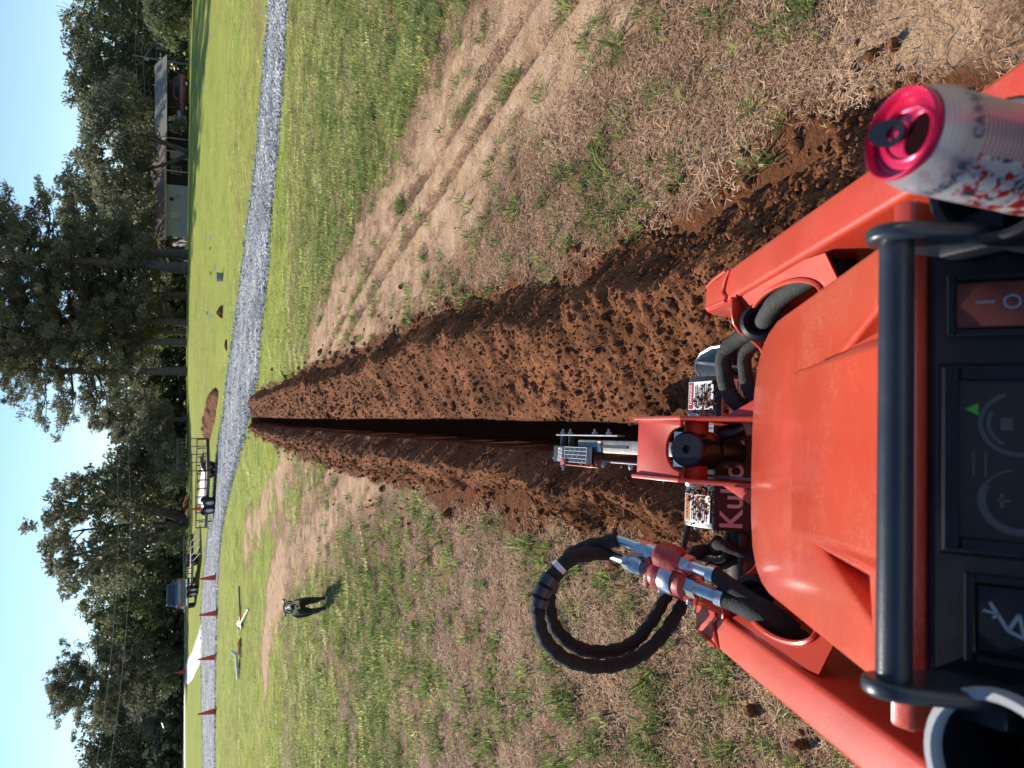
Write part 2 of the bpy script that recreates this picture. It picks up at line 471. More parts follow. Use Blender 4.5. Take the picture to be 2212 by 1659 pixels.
grs = mix(n, l, 1.0, r_gr.outputs[0], r_tone.outputs[0], 'MULTIPLY')
gk = mth(n, l, 'ADD', sp.outputs[0], mth(n, l, 'MULTIPLY', mth(n, l, 'SUBTRACT', mid, .5), 1.5))
gk = mth(n, l, 'ADD', gk, mth(n, l, 'MULTIPLY', mth(n, l, 'SUBTRACT', fine, .5), .9))
gk = mth(n, l, 'ADD', gk, mth(n, l, 'MULTIPLY', mth(n, l, 'SUBTRACT', wn_noise(.8, 6., .7), .5), .75))
r_gk = ramp(n, [(.40, (0, 0, 0)), (.62, (1, 1, 1))]); l.new(gk, r_gk.inputs[0])
c1 = mix(n, l, r_gk.outputs[0], r_th.outputs[0], grs)
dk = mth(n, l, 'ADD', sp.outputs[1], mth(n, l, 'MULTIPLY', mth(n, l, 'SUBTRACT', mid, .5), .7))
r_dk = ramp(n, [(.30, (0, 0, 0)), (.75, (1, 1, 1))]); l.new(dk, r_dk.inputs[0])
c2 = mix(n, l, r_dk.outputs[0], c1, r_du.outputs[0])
r_so = ramp(n, [(.3, (.08, .032, .015)), (.5, (.17, .068, .033)), (.72, (.28, .12, .06))]); l.new(fine, r_so.inputs[0])
sk = mth(n, l, 'ADD', sp.outputs[2], mth(n, l, 'MULTIPLY', mth(n, l, 'SUBTRACT', fine, .5), 1.3))
r_sk = ramp(n, [(.42, (0, 0, 0)), (.58, (1, 1, 1))]); l.new(sk, r_sk.inputs[0])
c3 = mix(n, l, r_sk.outputs[0], c2, r_so.outputs[0])
r_li = ramp(n, [(.3, (.05, .03, .02)), (.7, (.17, .10, .065))]); l.new(fine, r_li.inputs[0])
c4 = mix(n, l, at.outputs['Alpha'], c3, r_li.outputs[0])
l.new(c4, b.inputs['Base Color'])
b.inputs['Roughness'].default_value = .97; b.inputs['Specular IOR Level'].default_value = .05
bh = mth(n, l, 'ADD', mth(n, l, 'MULTIPLY', fine, .6), mth(n, l, 'MULTIPLY', mid, .9))
bp = nd(n, 'ShaderNodeBump', Strength=.75, Distance=.035); l.new(bh, bp.inputs['Height']); l.new(bp.outputs[0], b.inputs['Normal'])
M_GROUND = m
ground = big_mesh('ground', np.stack([GX, GY, GZ], -1).reshape(-1, 3), grid_quads(*GX.shape), None, M_GROUND, smooth=False)
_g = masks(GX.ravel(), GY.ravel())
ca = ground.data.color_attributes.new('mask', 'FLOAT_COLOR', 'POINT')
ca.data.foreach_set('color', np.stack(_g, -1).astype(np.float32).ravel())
tag(ground, kind='structure')

# ---- gravel strip
m, n, l, b = new_mat('grey gravel')
ge = n.new('ShaderNodeNewGeometry')
vo = nd(n, 'ShaderNodeTexVoronoi', Scale=21.0); l.new(ge.outputs['Position'], vo.inputs['Vector'])
hs = n.new('ShaderNodeSeparateColor'); l.new(vo.outputs['Color'], hs.inputs[0])
r1 = ramp(n, [(.0, (.11, .112, .12)), (.4, (.27, .275, .285)), (.75, (.48, .485, .49)), (1., (.82, .82, .81))]); l.new(hs.outputs[0], r1.inputs[0])
no = nd(n, 'ShaderNodeTexNoise', Scale=.9, Detail=4.); l.new(ge.outputs['Position'], no.inputs['Vector'])
r2 = ramp(n, [(.38, (.54, .55, .57)), (.60, (1.08, 1.08, 1.06))]); l.new(no.outputs[0], r2.inputs[0])
v2 = nd(n, 'ShaderNodeTexVoronoi', Scale=8.5); l.new(ge.outputs['Position'], v2.inputs['Vector'])
h2_ = n.new('ShaderNodeSeparateColor'); l.new(v2.outputs['Color'], h2_.inputs[0])
r3 = ramp(n, [(0., (.46, .46, .48)), (.5, (.95, .95, .97)), (1., (1.45, 1.45, 1.45))]); l.new(h2_.outputs[0], r3.inputs[0])
l.new(mix(n, l, 1., mix(n, l, 1., r1.outputs[0], r2.outputs[0], 'MULTIPLY'), r3.outputs[0], 'MULTIPLY'), b.inputs['Base Color'])
b.inputs['Roughness'].default_value = .9
bp = nd(n, 'ShaderNodeBump', Strength=.9, Distance=.05); bp.invert = True
l.new(vo.outputs['Distance'], bp.inputs['Height']); l.new(bp.outputs[0], b.inputs['Normal'])
M_GRAVEL = m
def strip(name, A, B, nl, nw, mat, lift, rough=.0, wob=0., crown=0.):
    a, c = resample(A, nl), resample(B, nl)
    t = np.linspace(0, 1, nw)[None, :, None]
    P = a[:, None] * (1 - t) + c[:, None] * t
    x, y = P[..., 0], P[..., 1]
    e = np.minimum(t[..., 0], 1 - t[..., 0]) * 2 + 0 * x
    if wob:
        k = (e < .02)
        x = x + k * (fbm(x * 1.5, y * 1.5, 61) - .5) * wob; y = y + k * (fbm(x * 1.5 + 9, y * 1.5, 62) - .5) * wob
    z = land(x, y) + lift * np.clip(e * 12, 0, 1) + crown * e + (fbm(x * 3, y * 3, 63) - .5) * rough - (e < .001) * .03
    o = big_mesh(name, np.stack([x, y, z], -1).reshape(-1, 3), grid_quads(nl, nw), None, mat)
    return tag(o, kind='structure')
strip('gravel_path', PATH_N, PATH_F, 900, 36, M_GRAVEL, .035, .05, 1.0, .02)
M_CONC = pmat('pale concrete', (.62, .60, .56), .85, var=.12, scale=.8)
DR_L = world_line([(437, 1421), (429, 1446), (417, 1470), (407, 1482), (401.5, 1478)])
DR_R = world_line([(438, 1331), (426, 1372), (415, 1404), (406, 1420), (401.5, 1432)])
strip('driveway', DR_R, DR_L, 60, 10, M_CONC, .03)
strip('road', world_line([(400.5, 1300), (400.5, 1400), (400.5, 1500), (401, 1600), (401.5, 1720)]), world_line([(396.5, 1300), (396.5, 1400), (396.5, 1500), (396.5, 1600), (397, 1720)]), 80, 4, M_CONC, .035)
strip('side_road', world_line([(387.5, 1618), (388, 1640), (390, 1720)]), world_line([(382, 1600), (381.5, 1640), (381.5, 1720)]), 20, 4, M_CONC, .035)

# ---- loose soil thrown up on both sides of the trench
m, n, l, b = new_mat('red brown soil')
ge = n.new('ShaderNodeNewGeometry')
q1 = nd(n, 'ShaderNodeTexNoise', Scale=70., Detail=7., Roughness=.75); q2 = nd(n, 'ShaderNodeTexNoise', Scale=4., Detail=5.)
mp = nd(n, 'ShaderNodeMapping'); mp.inputs['Scale'].default_value = (1., .45, 1.); mp.inputs['Rotation'].default_value = (0, 0, .5)
l.new(ge.outputs['Position'], mp.inputs[0])
q3 = nd(n, 'ShaderNodeTexVoronoi', Scale=38.); q3.feature = 'F1'
l.new(mp.outputs[0], q3.inputs['Vector'])
for q in (q1, q2): l.new(ge.outputs['Position'], q.inputs['Vector'])
r1 = ramp(n, [(.28, (.085, .034, .016)), (.46, (.195, .080, .038)), (.60, (.295, .125, .060)), (.78, (.44, .215, .115))]); l.new(q1.outputs[0], r1.inputs[0])
r2 = ramp(n, [(.36, (.55, .52, .50)), (.62, (1.15, 1.12, 1.1))]); l.new(q2.outputs[0], r2.inputs[0])
l.new(mix(n, l, 1., r1.outputs[0], r2.outputs[0], 'MULTIPLY'), b.inputs['Base Color'])
b.inputs['Roughness'].default_value = .97; b.inputs['Specular IOR Level'].default_value = .1
hh = mth(n, l, 'SUBTRACT', mth(n, l, 'MULTIPLY', q1.outputs[0], .8), mth(n, l, 'MULTIPLY', q3.outputs['Distance'], .5))
bp = nd(n, 'ShaderNodeBump', Strength=.8, Distance=.014); l.new(hh, bp.inputs['Height']); l.new(bp.outputs[0], b.inputs['Normal'])
M_SOIL = m
def soil_h(x, y, amp=1.):
    w = x * .94 + y * .34                      # throw direction: ridges run across the bank
    v = -x * .34 + y * .94
    return amp * ((fbm(w * 1.6, v * 4.5, 71) - .5) * .085 + (fbm(w * 6, v * 17, 72) - .5) * .040 + (fbm(x * 24, y * 24, 73, 3) - .5) * .022 + (vnoise(x * 75, y * 75, 77) - .5) * .009)
def bank(name, inner, outer_line, y0, y1, prof, ncol, label):
    yy = y0 * np.exp(np.linspace(0, 1, int(math.log(y1 / y0) / .0040)) * math.log(y1 / y0))
    t = np.linspace(0, 1, ncol)
    Yg, T = np.meshgrid(yy, t, indexing='ij')
    xi = trench_x(Yg) + inner
    xo = edge_x(outer_line, Yg) + (fbm(Yg * 2.5, T * 0 + 3, 74) - .5) * .22 + (fbm(Yg * 9, T * 0 + 3, 75) - .5) * .09
    X = xi + (xo - xi) * T
    env = np.interp(T, *prof) * (sstep(y1, y1 - 1.2, Yg) * .75 + .25) * (.82 + .36 * fbm(Yg * .9, T * 2, 76))
    Z = land(X, Yg) + env + soil_h(X, Yg) * np.clip(np.minimum(T * 8, (1 - T) * 5), 0, 1) + .012 - .05 * (T < .001) - .03 * (T > .999)
    Z = np.where(T < .02, np.minimum(Z, land(X, Yg) + .035), Z)
    o = big_mesh(name, np.stack([X, Yg, Z], -1).reshape(-1, 3), grid_quads(*X.shape), None, M_SOIL)
    return tag(o, label, 'soil bank'), (X, Yg, Z)
bankR, SR = bank('spoil_bank', .078, RB_OUT, .75, 18.6, ([0, .05, .2, .38, .52, .63, .70, .86, 1.], [.0, .035, .075, .105, .145, .185, .185, .07, 0]), 110, 'long wide bank of loose red soil on the right of the trench')
bankL, SL = bank('spoil_bank', -.078, LB_OUT, .95, 18.5, ([0, .08, .3, .46, .62, .82, 1.], [.0, .03, .115, .155, .135, .06, 0]), 72, 'narrow bank of loose red soil on the left of the trench')

# ---- clods
def rock_mesh(name, seed, mat, sub=1, rgh=.35):
    bm = bmesh.new(); bmesh.ops.create_icosphere(bm, subdivisions=sub, radius=1.)
    r = random.Random(seed)
    sx, sy, sz = r.uniform(.8, 1.2), r.uniform(.7, 1.1), r.uniform(.55, .9)
    for v in bm.verts:
        k = 1 + r.uniform(-rgh, rgh); v.co = Vector((v.co.x * sx * k, v.co.y * sy * k, v.co.z * sz * k))
    me = bpy.data.meshes.new(name); bm.to_mesh(me); bm.free(); me.materials.append(mat)
    return link(bpy.data.objects.new(name, me))
def on_grid(G, nn, lo=0., hi=1., power=1.):
    X, Y, Z = G
    # nearer rows are denser already; pick cells, jitter inside them
    i = RNG.integers(0, X.shape[0] - 1, nn); j = (lo + (hi - lo) * RNG.random(nn) ** power) * (X.shape[1] - 2)
    j = j.astype(int)
    return np.stack([X[i, j], Y[i, j], Z[i, j]], -1)
pr, pl = on_grid(SR, 17000), on_grid(SL, 7500)
er, el = on_grid(SR, 1900, .78, 1.), on_grid(SL, 1100, .75, 1.)
# stray clods beyond the foot of the banks
yy_ = 1.2 * np.exp(RNG.random(900) * math.log(12)); sd = RNG.random(900) < .62
off = RNG.exponential(.10, 900)
xs = np.where(sd, edge_x(RB_OUT, yy_) + off, edge_x(LB_OUT, yy_) - off)
st = np.stack([xs, yy_, land(xs, yy_)], -1)
P = np.concatenate([pr, pl, er, el, st])
sc = np.concatenate([RNG.lognormal(-5.75, .62, len(pr) + len(pl)), RNG.lognormal(-5.1, .5, len(er) + len(el)), RNG.lognormal(-4.75, .55, len(st))])
sc *= np.clip(P[:, 1] / 5, 1., 1.7)
sc = np.clip(sc, .002, .036)
P[:, 2] += sc * .25
protos = [rock_mesh('clod', 100 + k, M_SOIL, 2, .16) for k in range(7)]
scatter('soil_clods', P, RNG.random((len(P), 3)) * 6.28, sc, RNG.integers(0, 7, len(P)), protos, 'countless crumbs and clods of red soil lying on the banks', 'soil')
# loose stones of the gravel strip, thickest along its edges
a, c = _NN, _FF
nn = 24000
i = (RNG.random(nn) ** 1.25 * 200).astype(int) + 12; t = RNG.random(nn); t = np.where(RNG.random(nn) < .25, np.where(RNG.random(nn) < .6, RNG.normal(0, .022, nn), 1 + RNG.normal(0, .022, nn)), t)
x = a[i, 0] * (1 - t) + c[i, 0] * t + RNG.normal(0, .12, nn); y = a[i, 1] * (1 - t) + c[i, 1] * t + RNG.normal(0, .12, nn)
m, n, l, b = new_mat('gravel stones')
oi = n.new('ShaderNodeObjectInfo'); r1 = ramp(n, [(0, (.15, .155, .17)), (.5, (.38, .385, .40)), (1, (.84, .84, .84))]); l.new(oi.outputs['Random'], r1.inputs[0])
l.new(r1.outputs[0], b.inputs['Base Color']); b.inputs['Roughness'].default_value = .85
protos = [rock_mesh('stone', 200 + k, m, 1, .2) for k in range(5)]
scatter('gravel_stones', np.stack([x, y, land(x, y) + .038], -1), RNG.random((nn, 3)) * 6.28, RNG.lognormal(-3.95, .35, nn), RNG.integers(0, 5, nn), protos, 'loose pale and dark grey stones covering the gravel path', 'gravel')
# low heaps of dug earth elsewhere on the lawn
def heap(line, wid, hgt, label, seed, nl=70, nw=18):
    p = resample(line, nl); d = np.gradient(p, axis=0); d /= np.hypot(*d.T)[:, None]; nr = np.stack([d[:, 1], -d[:, 0]], -1)
    s = np.linspace(-1, 1, nw); t = np.linspace(0, 1, nl)
    w = wid * (np.sin(np.pi * np.clip(t, .02, .98)) ** .5) * (.65 + .7 * fbm(t * 6, t * 0, seed))
    P = p[:, None] + nr[:, None] * (s[None, :] * w[:, None])[..., None]
    x, y = P[..., 0], P[..., 1]
    z = land(x, y) + hgt * np.cos(s[None, :] * np.pi / 2) ** .8 * (np.sin(np.pi * t) ** .5)[:, None] * (.5 + .9 * fbm(x * 2.2, y * 2.2, seed)) + (fbm(x * 8, y * 8, seed) - .5) * .09 * hgt / .25 - (np.abs(s)[None, :] > .99) * .06
    o = big_mesh('soil_heap', np.stack([x, y, z], -1).reshape(-1, 3), grid_quads(nl, nw), None, M_SOIL)
    return tag(o, label, 'soil heap')
heap(world_line([(472, 852), (466, 868), (460, 895), (455, 920), (449, 950)]), .75, .42, 'long heap of brown earth leading up to the nearer trailer', 81)
heap(world_line([(404, 1076), (407, 1092), (408, 1110), (408, 1126)]), 1.3, .42, 'low heap of brown earth in front of the big spreading tree', 82)
heap(world_line([(521, 1378), (522, 1390), (523, 1403), (521, 1412)]), .2, .11, 'small dark heap of dug earth beside the white pipe', 83, 40, 12)
heap(world_line([(518, 1418), (519, 1432), (518, 1460), (519, 1468)]), .09, .05, 'thin broken line of dark earth along the white pipe', 84, 40, 8)
heap(world_line([(482, 664), (481, 673), (480, 681)]), .28, .22, 'small heap of dark earth nearest the pine trunks on the lawn', 85, 24, 10)
heap(world_line([(489, 738), (490, 746), (491, 756)]), .22, .10, 'small flat heap of brown earth close to the gravel edge', 86, 24, 10)
# ================================================================== THE MACHINE
M_ORANGE = pmat('orange red paint', (.52, .052, .023), .34, var=.12, scale=4., coat=.6, bump=.06, bscale=300., specks=.75, dust=.38, dustcol=(.62, .30, .18), dscale=190.)
M_ORANGE2 = pmat('orange red steel paint', (.51, .045, .020), .42, var=.12, scale=5., coat=.2, bump=.10, bscale=160., specks=.4, dust=.2, dustcol=(.58, .27, .16), dscale=240.)
M_BLACKP = pmat('black plastic', (.009, .011, .016), .48, spec=.25, var=.25, scale=30., bump=.15, bscale=700., dust=.10, dustcol=(.16, .15, .14))
M_BLACKS = pmat('black painted steel', (.016, .018, .024), .30, var=.3, scale=14., bump=.1, bscale=200., dust=.25, dustcol=(.16, .08, .05), coat=.2)
M_BAR = pmat('blue black handle rubber', (.020, .027, .038), .33, var=.2, scale=22., bump=.12, bscale=500., coat=.15, dust=.12, dustcol=(.2, .2, .2))
M_STEEL = pmat('zinc plated steel', (.62, .63, .65), .28, metal=1., var=.2, scale=40., bump=.1, bscale=300.)
M_GREYST = pmat('worn grey steel', (.20, .20, .195), .5, metal=.5, var=.35, scale=22., bump=.4, bscale=150., dust=.5, dustcol=(.25, .11, .06), dscale=60.)
M_RUBBER = pmat('tread rubber', (.02, .02, .02), .8, var=.3, scale=20., bump=.4, bscale=80., dust=.5, dustcol=(.2, .10, .06))
M_GREYP = pmat('faded grey plastic', (.33, .34, .36), .6, var=.15, scale=30., bump=.2, bscale=400.)
M_WHITE = pmat('white print', (.80, .79, .76), .5, var=.05)
M_GREYPR = pmat('grey print', (.26, .29, .33), .6, var=.05)
M_DIMPR = pmat('dim lcd print', (.058, .060, .062), .6, var=.1)
M_DECRED = pmat('red decal', (.45, .03, .04), .45, var=.1)
M_DECORG = pmat('orange decal', (.75, .24, .05), .45, var=.1)
M_DECBLK = pmat('black decal', (.02, .02, .022), .45, var=.1)
M_DECDRK = pmat('dark maroon decal', (.045, .018, .018), .45, var=.1)
def weave_mat(name, base, sc=420.):
    m, n, l, b = new_mat(name)
    tc = n.new('ShaderNodeTexCoord')
    v = nd(n, 'ShaderNodeTexVoronoi', Scale=sc); l.new(tc.outputs['Object'], v.inputs['Vector'])
    no = nd(n, 'ShaderNodeTexNoise', Scale=25., Detail=4.); l.new(tc.outputs['Object'], no.inputs['Vector'])
    r = ramp(n, [(.3, tuple(x * .6 for x in base)), (.7, tuple(x * 1.7 for x in base))]); l.new(no.outputs[0], r.inputs[0])
    l.new(r.outputs[0], b.inputs['Base Color']); b.inputs['Roughness'].default_value = .75
    bp = nd(n, 'ShaderNodeBump', Strength=.9, Distance=.0015); l.new(v.outputs['Distance'], bp.inputs['Height']); l.new(bp.outputs[0], b.inputs['Normal'])
    return m
M_SLEEVE = weave_mat('woven hose sleeve', (.008, .0085, .009))
M_SLEEVE2 = weave_mat('dusty woven hose sleeve', (.028, .030, .028))

MO, MYAW, MROLL = Vector((-.135, 0, 0)), R(3.3), R(5.0)
MM = Matrix.Translation(MO) @ Euler((0, MROLL, MYAW)).to_matrix().to_4x4()
MI = MM.inverted()
def ml(X, Y, d):
    """machine-frame point seen at a photograph point, d metres deep"""
    return MI @ (Vector((0, 0, CAM_H)) + ray(X, Y) * d)
mach = thing('mini_skid_steer', 'orange red stand-on compact loader in the foreground with black control panel', 'loader', MO)
mach.rotation_euler = (0, MROLL, MYAW)

# ---- hood
zt = lambda y: .735 + .62 * (.955 - y)
OUT = [(-.215, .378), (-.215, .835), (-.208, .875), (-.190, .912), (-.160, .938), (-.11, .953), (-.04, .959), (.04, .959), (.11, .952), (.158, .934), (.186, .905), (.205, .865), (.214, .82), (.215, .378)]
hood = MB().prism([(x * .985, y - .012, zt(y) - .14) for x, y in OUT], [(x, y, zt(y)) for x, y in OUT]).build('hood', M_ORANGE, mach)
b_lo = [(-.104, .700), (.114, .706), (.127, .50), (.133, .378), (-.122, .378), (-.116, .52)]
b_hi = [(-.092, .634), (.103, .642), (.098, .50), (.091, .378), (-.081, .378), (-.086, .50)]
scoop = MB().prism([(x, y, zt(y) - .02) for x, y in b_lo], [(x, y, zt(y) + .042 + .05 * (.642 - y)) for x, y in b_hi]).build('hood_scoop', M_ORANGE, mach)
def carve(o, tris, dep):
    for tri in tris:
        c = MB().prism([(x, y, zt(y) - dep) for x, y in tri], [(x, y, zt(y) + .09) for x, y in tri]).build('cut', M_ORANGE, mach)
        md = o.modifiers.new('cut', 'BOOLEAN'); md.operation = 'DIFFERENCE'; md.object = c; md.solver = 'EXACT'
        bpy.context.view_layer.update()
        me = bpy.data.meshes.new_from_object(o.evaluated_get(bpy.context.evaluated_depsgraph_get()))
        o.modifiers.clear(); o.data = me; bpy.data.objects.remove(c)
POCK = [[(-.1130, .612), (-.1190, .492), (-.158, .486)], [(.1240, .545), (.1310, .436), (.166, .428)]]
carve(hood, POCK, .045)
def soften(o, w, seg=3, ang=22, sharp=35):
    bm = bmesh.new(); bm.from_mesh(o.data)
    bmesh.ops.remove_doubles(bm, verts=bm.verts, dist=.0004)
    bmesh.ops.dissolve_limit(bm, angle_limit=.01, verts=bm.verts, edges=bm.edges)
    e = [x for x in bm.edges if len(x.link_faces) == 2 and x.calc_face_angle(0) > R(ang)]
    bmesh.ops.bevel(bm, geom=e, offset=w, segments=seg, profile=.5, affect='EDGES', clamp_overlap=True)
    bmesh.ops.recalc_face_normals(bm, faces=bm.faces)
    bm.to_mesh(o.data); bm.free()
    o.data.polygons.foreach_set('use_smooth', [True] * len(o.data.polygons))
    o.data.set_sharp_from_angle(angle=R(sharp))
soften(hood, .0075); soften(scoop, .0042, 3, 8, 9)
MB().hull8([(-.205, .352, 1.09), (.205, .352, 1.09), (.205, .380, 1.08), (-.205, .380, 1.08)], [(-.205, .3575, 1.1425), (.205, .3575, 1.1425), (.205, .375, 1.1455), (-.205, .375, 1.1455)]).build('console_lip', M_ORANGE, mach, bevel=.004)
# ---- body below
MB().hull8([(-.19, .05, .28), (.19, .05, .28), (.19, .90, .30), (-.19, .90, .30)], [(-.2, .05, 1.06), (.2, .05, 1.06), (.195, .90, .66), (-.195, .90, .66)]).build('engine_cover', M_BLACKS, mach, bevel=.01)
MB().hull8([(-.20, -.12, .25), (.20, -.12, .25), (.20, .345, .25), (-.20, .345, .25)], [(-.20, -.02, 1.02), (.20, -.02, 1.02), (.20, .345, 1.085), (-.20, .345, 1.085)]).build('console', M_BLACKS, mach, bevel=.01)
for s in (-1, 1):
    MB().hull8([(s * .217, -.25, .72), (s * .318, -.25, .72), (s * .318, .40, .80), (s * .217, .40, .80)], [(s * .217, -.25, 1.03), (s * .312, -.25, 1.03), (s * .306, .405, 1.045), (s * .217, .405, 1.045)]).build('side_shroud', M_BLACKP, mach, bevel=.012)
    n = 14
    st = [(.86 + .16 * math.sin(a), .21 + .16 * math.cos(a)) for a in [math.pi * k / n for k in range(n + 1)]] + [(-.35 - .21 * math.sin(a), .21 - .21 * math.cos(a) + .0) for a in [math.pi * k / n for k in range(n + 1)]]
    tr = MB().prism([(s * .25, y, z) for y, z in st], [(s * .455, y, z) for y, z in st]).build('track', M_RUBBER, mach, bevel=.012)
    lg = MB()
    for k in range(22):
        y = -.35 + k * .0576; lg.box((s * .352, y, -.0 + .004), (.2, .022, .03))
    lg.build('track_lugs', M_RUBBER, tr)
MB().box((0, .2, .32), (.52, 1.3, .14)).build('chassis', M_BLACKS, mach, bevel=.01)
MB().box((0, -.42, .22), (.48, .42, .03)).build('operator_platform', M_BLACKS, mach, bevel=.005)

# ---- control panel
PY0, PZ0, PSL = .353, 1.135, .76
PN = Vector((0, -PSL, 1)).normalized()
def pp(x, y, h=0.):
    y = PY0 - (PY0 - y) * .86; x = x * 1.02
    return Vector((x, y, PZ0 - PSL * (PY0 - y))) + PN * h
def pslab(x0, x1, y0, y1, h0, h1, inset=0.):
    return MB().hull8([pp(x0, y0, h0), pp(x1, y0, h0), pp(x1, y1, h0), pp(x0, y1, h0)], [pp(x0 + inset, y0 + inset, h1), pp(x1 - inset, y0 + inset, h1), pp(x1 - inset, y1 - inset, h1), pp(x0 + inset, y1 - inset, h1)])
panel = pslab(-.174, .174, .13, .351, -.04, 0.).build('control_panel', M_BLACKP, mach, bevel=.004)
def rim(x0, x1, y0, y1, w, h, name, par, mat, bev=.002):
    m = MB()
    for a in ((x0, x1, y1 - w, y1), (x0, x1, y0, y0 + w), (x0, x0 + w, y0 + w, y1 - w), (x1 - w, x1, y0 + w, y1 - w)):
        q = pslab(a[0], a[1], a[2], a[3], -.004, h, .001); m.add(q.v, q.f)
    return m.build(name, mat, par)
disp = pslab(-.071, .073, .195, .347, -.002, .0035, .004).build('display_unit', M_BLACKP, panel, bevel=.002)
rim(-.066, .068, .198, .343, .010, .0075, 'display_bezel', panel, M_BLACKP)
M_SCREEN = pmat('lcd glass', (.030, .028, .026), .35, var=.12, scale=12., spec=.2)
pslab(-.056, .058, .208, .333, .002, .0042).build('screen', M_SCREEN, panel)
def arc(cx, cy, r0, r1, a0, a1, h, n=28):
    v, f = [], []
    for k in range(n + 1):
        a = R(a0 + (a1 - a0) * k / n)
        v += [pp(cx + math.cos(a) * r0, cy + math.sin(a) * r0, h), pp(cx + math.cos(a) * r1, cy + math.sin(a) * r1, h)]
    f = [(2 * k, 2 * k + 1, 2 * k + 3, 2 * k + 2) for k in range(n)]
    return v, f
scr = [c for c in panel.children if c.name.startswith('screen')][0]
mesh_obj('fuel_gauge', *arc(.027, .299, .0205, .0235, 20, 200, .0046), M_DIMPR, panel)
mesh_obj('fuel_gauge', *arc(.027, .299, .0160, .0185, 60, 150, .0046), M_DIMPR, panel)
mesh_obj('temperature_gauge', *arc(-.028, .299, .0190, .0240, 60, 230, .0046), M_DIMPR, panel)
mesh_obj('temperature_gauge', *arc(-.028, .299, .0215, .0230, 10, 60, .0046), M_DIMPR, panel)
def bar2(p, q, w, h, name, par, mat):
    d = (Vector(q) - Vector(p)).normalized(); nn_ = Vector((-d.y, d.x)) * w
    c = [Vector(p) + nn_, Vector(p) - nn_, Vector(q) - nn_, Vector(q) + nn_]
    return MB().hull8([pp(a.x, a.y, h - .0012) for a in c], [pp(a.x, a.y, h) for a in c]).build(name, mat, par)
bar2((.022, .306), (.031, .306), .0035, .0048, 'fuel_symbol', panel, M_DIMPR)
bar2((-.033, .309), (-.023, .309), .0012, .0048, 'temperature_symbol', panel, M_DIMPR)
bar2((-.028, .312), (-.028, .304), .0010, .0048, 'temperature_symbol', panel, M_DIMPR)
m, n, l, b = new_mat('lit green arrow'); b.inputs['Base Color'].default_value = (.03, .11, .015, 1); b.inputs['Emission Color'].default_value = (.10, .55, .03, 1); b.inputs['Emission Strength'].default_value = .05
MB().prism([pp(x, y, .0035) for x, y in ((.0325, .322), (.0415, .322), (.037, .330))], [pp(x, y, .0047) for x, y in ((.0325, .322), (.0415, .322), (.037, .330))]).build('turn_arrow', m, panel)
for yy in (.325, .318): bar2((-.012, yy), (.006, yy), .0007, .0046, 'screen_text', panel, M_DIMPR)
# rocker switch
rim(.091, .138, .262, .341, .0055, .006, 'switch_frame', panel, M_BLACKP)
M_ROCK = pmat('dark red switch plastic', (.12, .024, .014), .45, var=.12, scale=40.)
MB().hull8([pp(.0975, .268, -.001), pp(.1315, .268, -.001), pp(.1315, .335, -.001), pp(.0975, .335, -.001)], [pp(.0975, .268, .0065), pp(.1315, .268, .0065), pp(.1315, .335, .0035), pp(.0975, .335, .0035)]).build('rocker_switch', M_ROCK, panel, bevel=.0012)
bar2((.116, .3125), (.116, .3235), .0007, .0062, 'on_mark', panel, M_GREYPR)
mesh_obj('off_mark', *arc(.1155, .3025, .0040, .0052, 0, 360, .0068, 24), M_GREYPR, panel)
# left switch with its boom symbol
rim(-.1435, -.0805, .238, .331, .006, .006, 'switch_frame', panel, M_BLACKP)
pslab(-.137, -.087, .245, .325, -.001, .0045, .002).build('push_switch', M_BLACKP, panel, bevel=.001)
for p, q, w in (((-.100, .316), (-.118, .306), .0011), ((-.118, .306), (-.106, .300), .0011), ((-.106, .300), (-.122, .297), .0011), ((-.122, .297), (-.118, .306), .0011), ((-.106, .320), (-.1075, .311), .0008), ((-.1075, .311), (-.1105, .3145), .0008)):
    bar2(p, q, w, .0052, 'boom_symbol', panel, M_GREYPR)
# ---- hand bar
bar = MB().tube([(-.158 + k * .316 / 20, .341, 1.186) for k in range(21)], .0118, 20).build('hand_bar', M_BAR, mach, smooth=True)
for s in (-1, 1):
    fl = MB()
    ov = [(.341 + .021 * math.cos(a), 1.186 + .021 * math.sin(a)) for a in [math.pi * (-.15 + 1.0 * k / 10) for k in range(11)]] + [(.300, 1.160), (.292, 1.125), (.345, 1.115)]
    fl.prism([(s * .156, y, z) for y, z in ov], [(s * .168, y, z) for y, z in ov])
    fl.build('bar_bracket', M_BAR, bar, bevel=.004, seg=3)
# ---- cup holders
for s in (-1, 1):
    cx, cy, cz = s * .200, .286, 1.158
    h = MB().lathe([(.0435, 0), (.0475, .002), (.0500, 0), (.0495, -.02), (.047, -.10), (.001, -.102), (.001, -.094), (.0425, -.092), (.0435, -.02)], (cx, cy, cz), n=40, close=True).build('cup_holder', M_BLACKP, mach, smooth=True)
    if s < 0:
        MB().lathe([(.0425, .0015), (.0445, .0045), (.0490, .0045), (.0510, .001), (.0505, -.006), (.0428, -.006)], (cx, cy, cz), n=40, close=True).build('holder_rim', M_GREYP, h, smooth=True)
    MB().box((s * .168, .318, 1.128), (.03, .05, .02)).build('holder_mount', M_BLACKP, mach, bevel=.004)

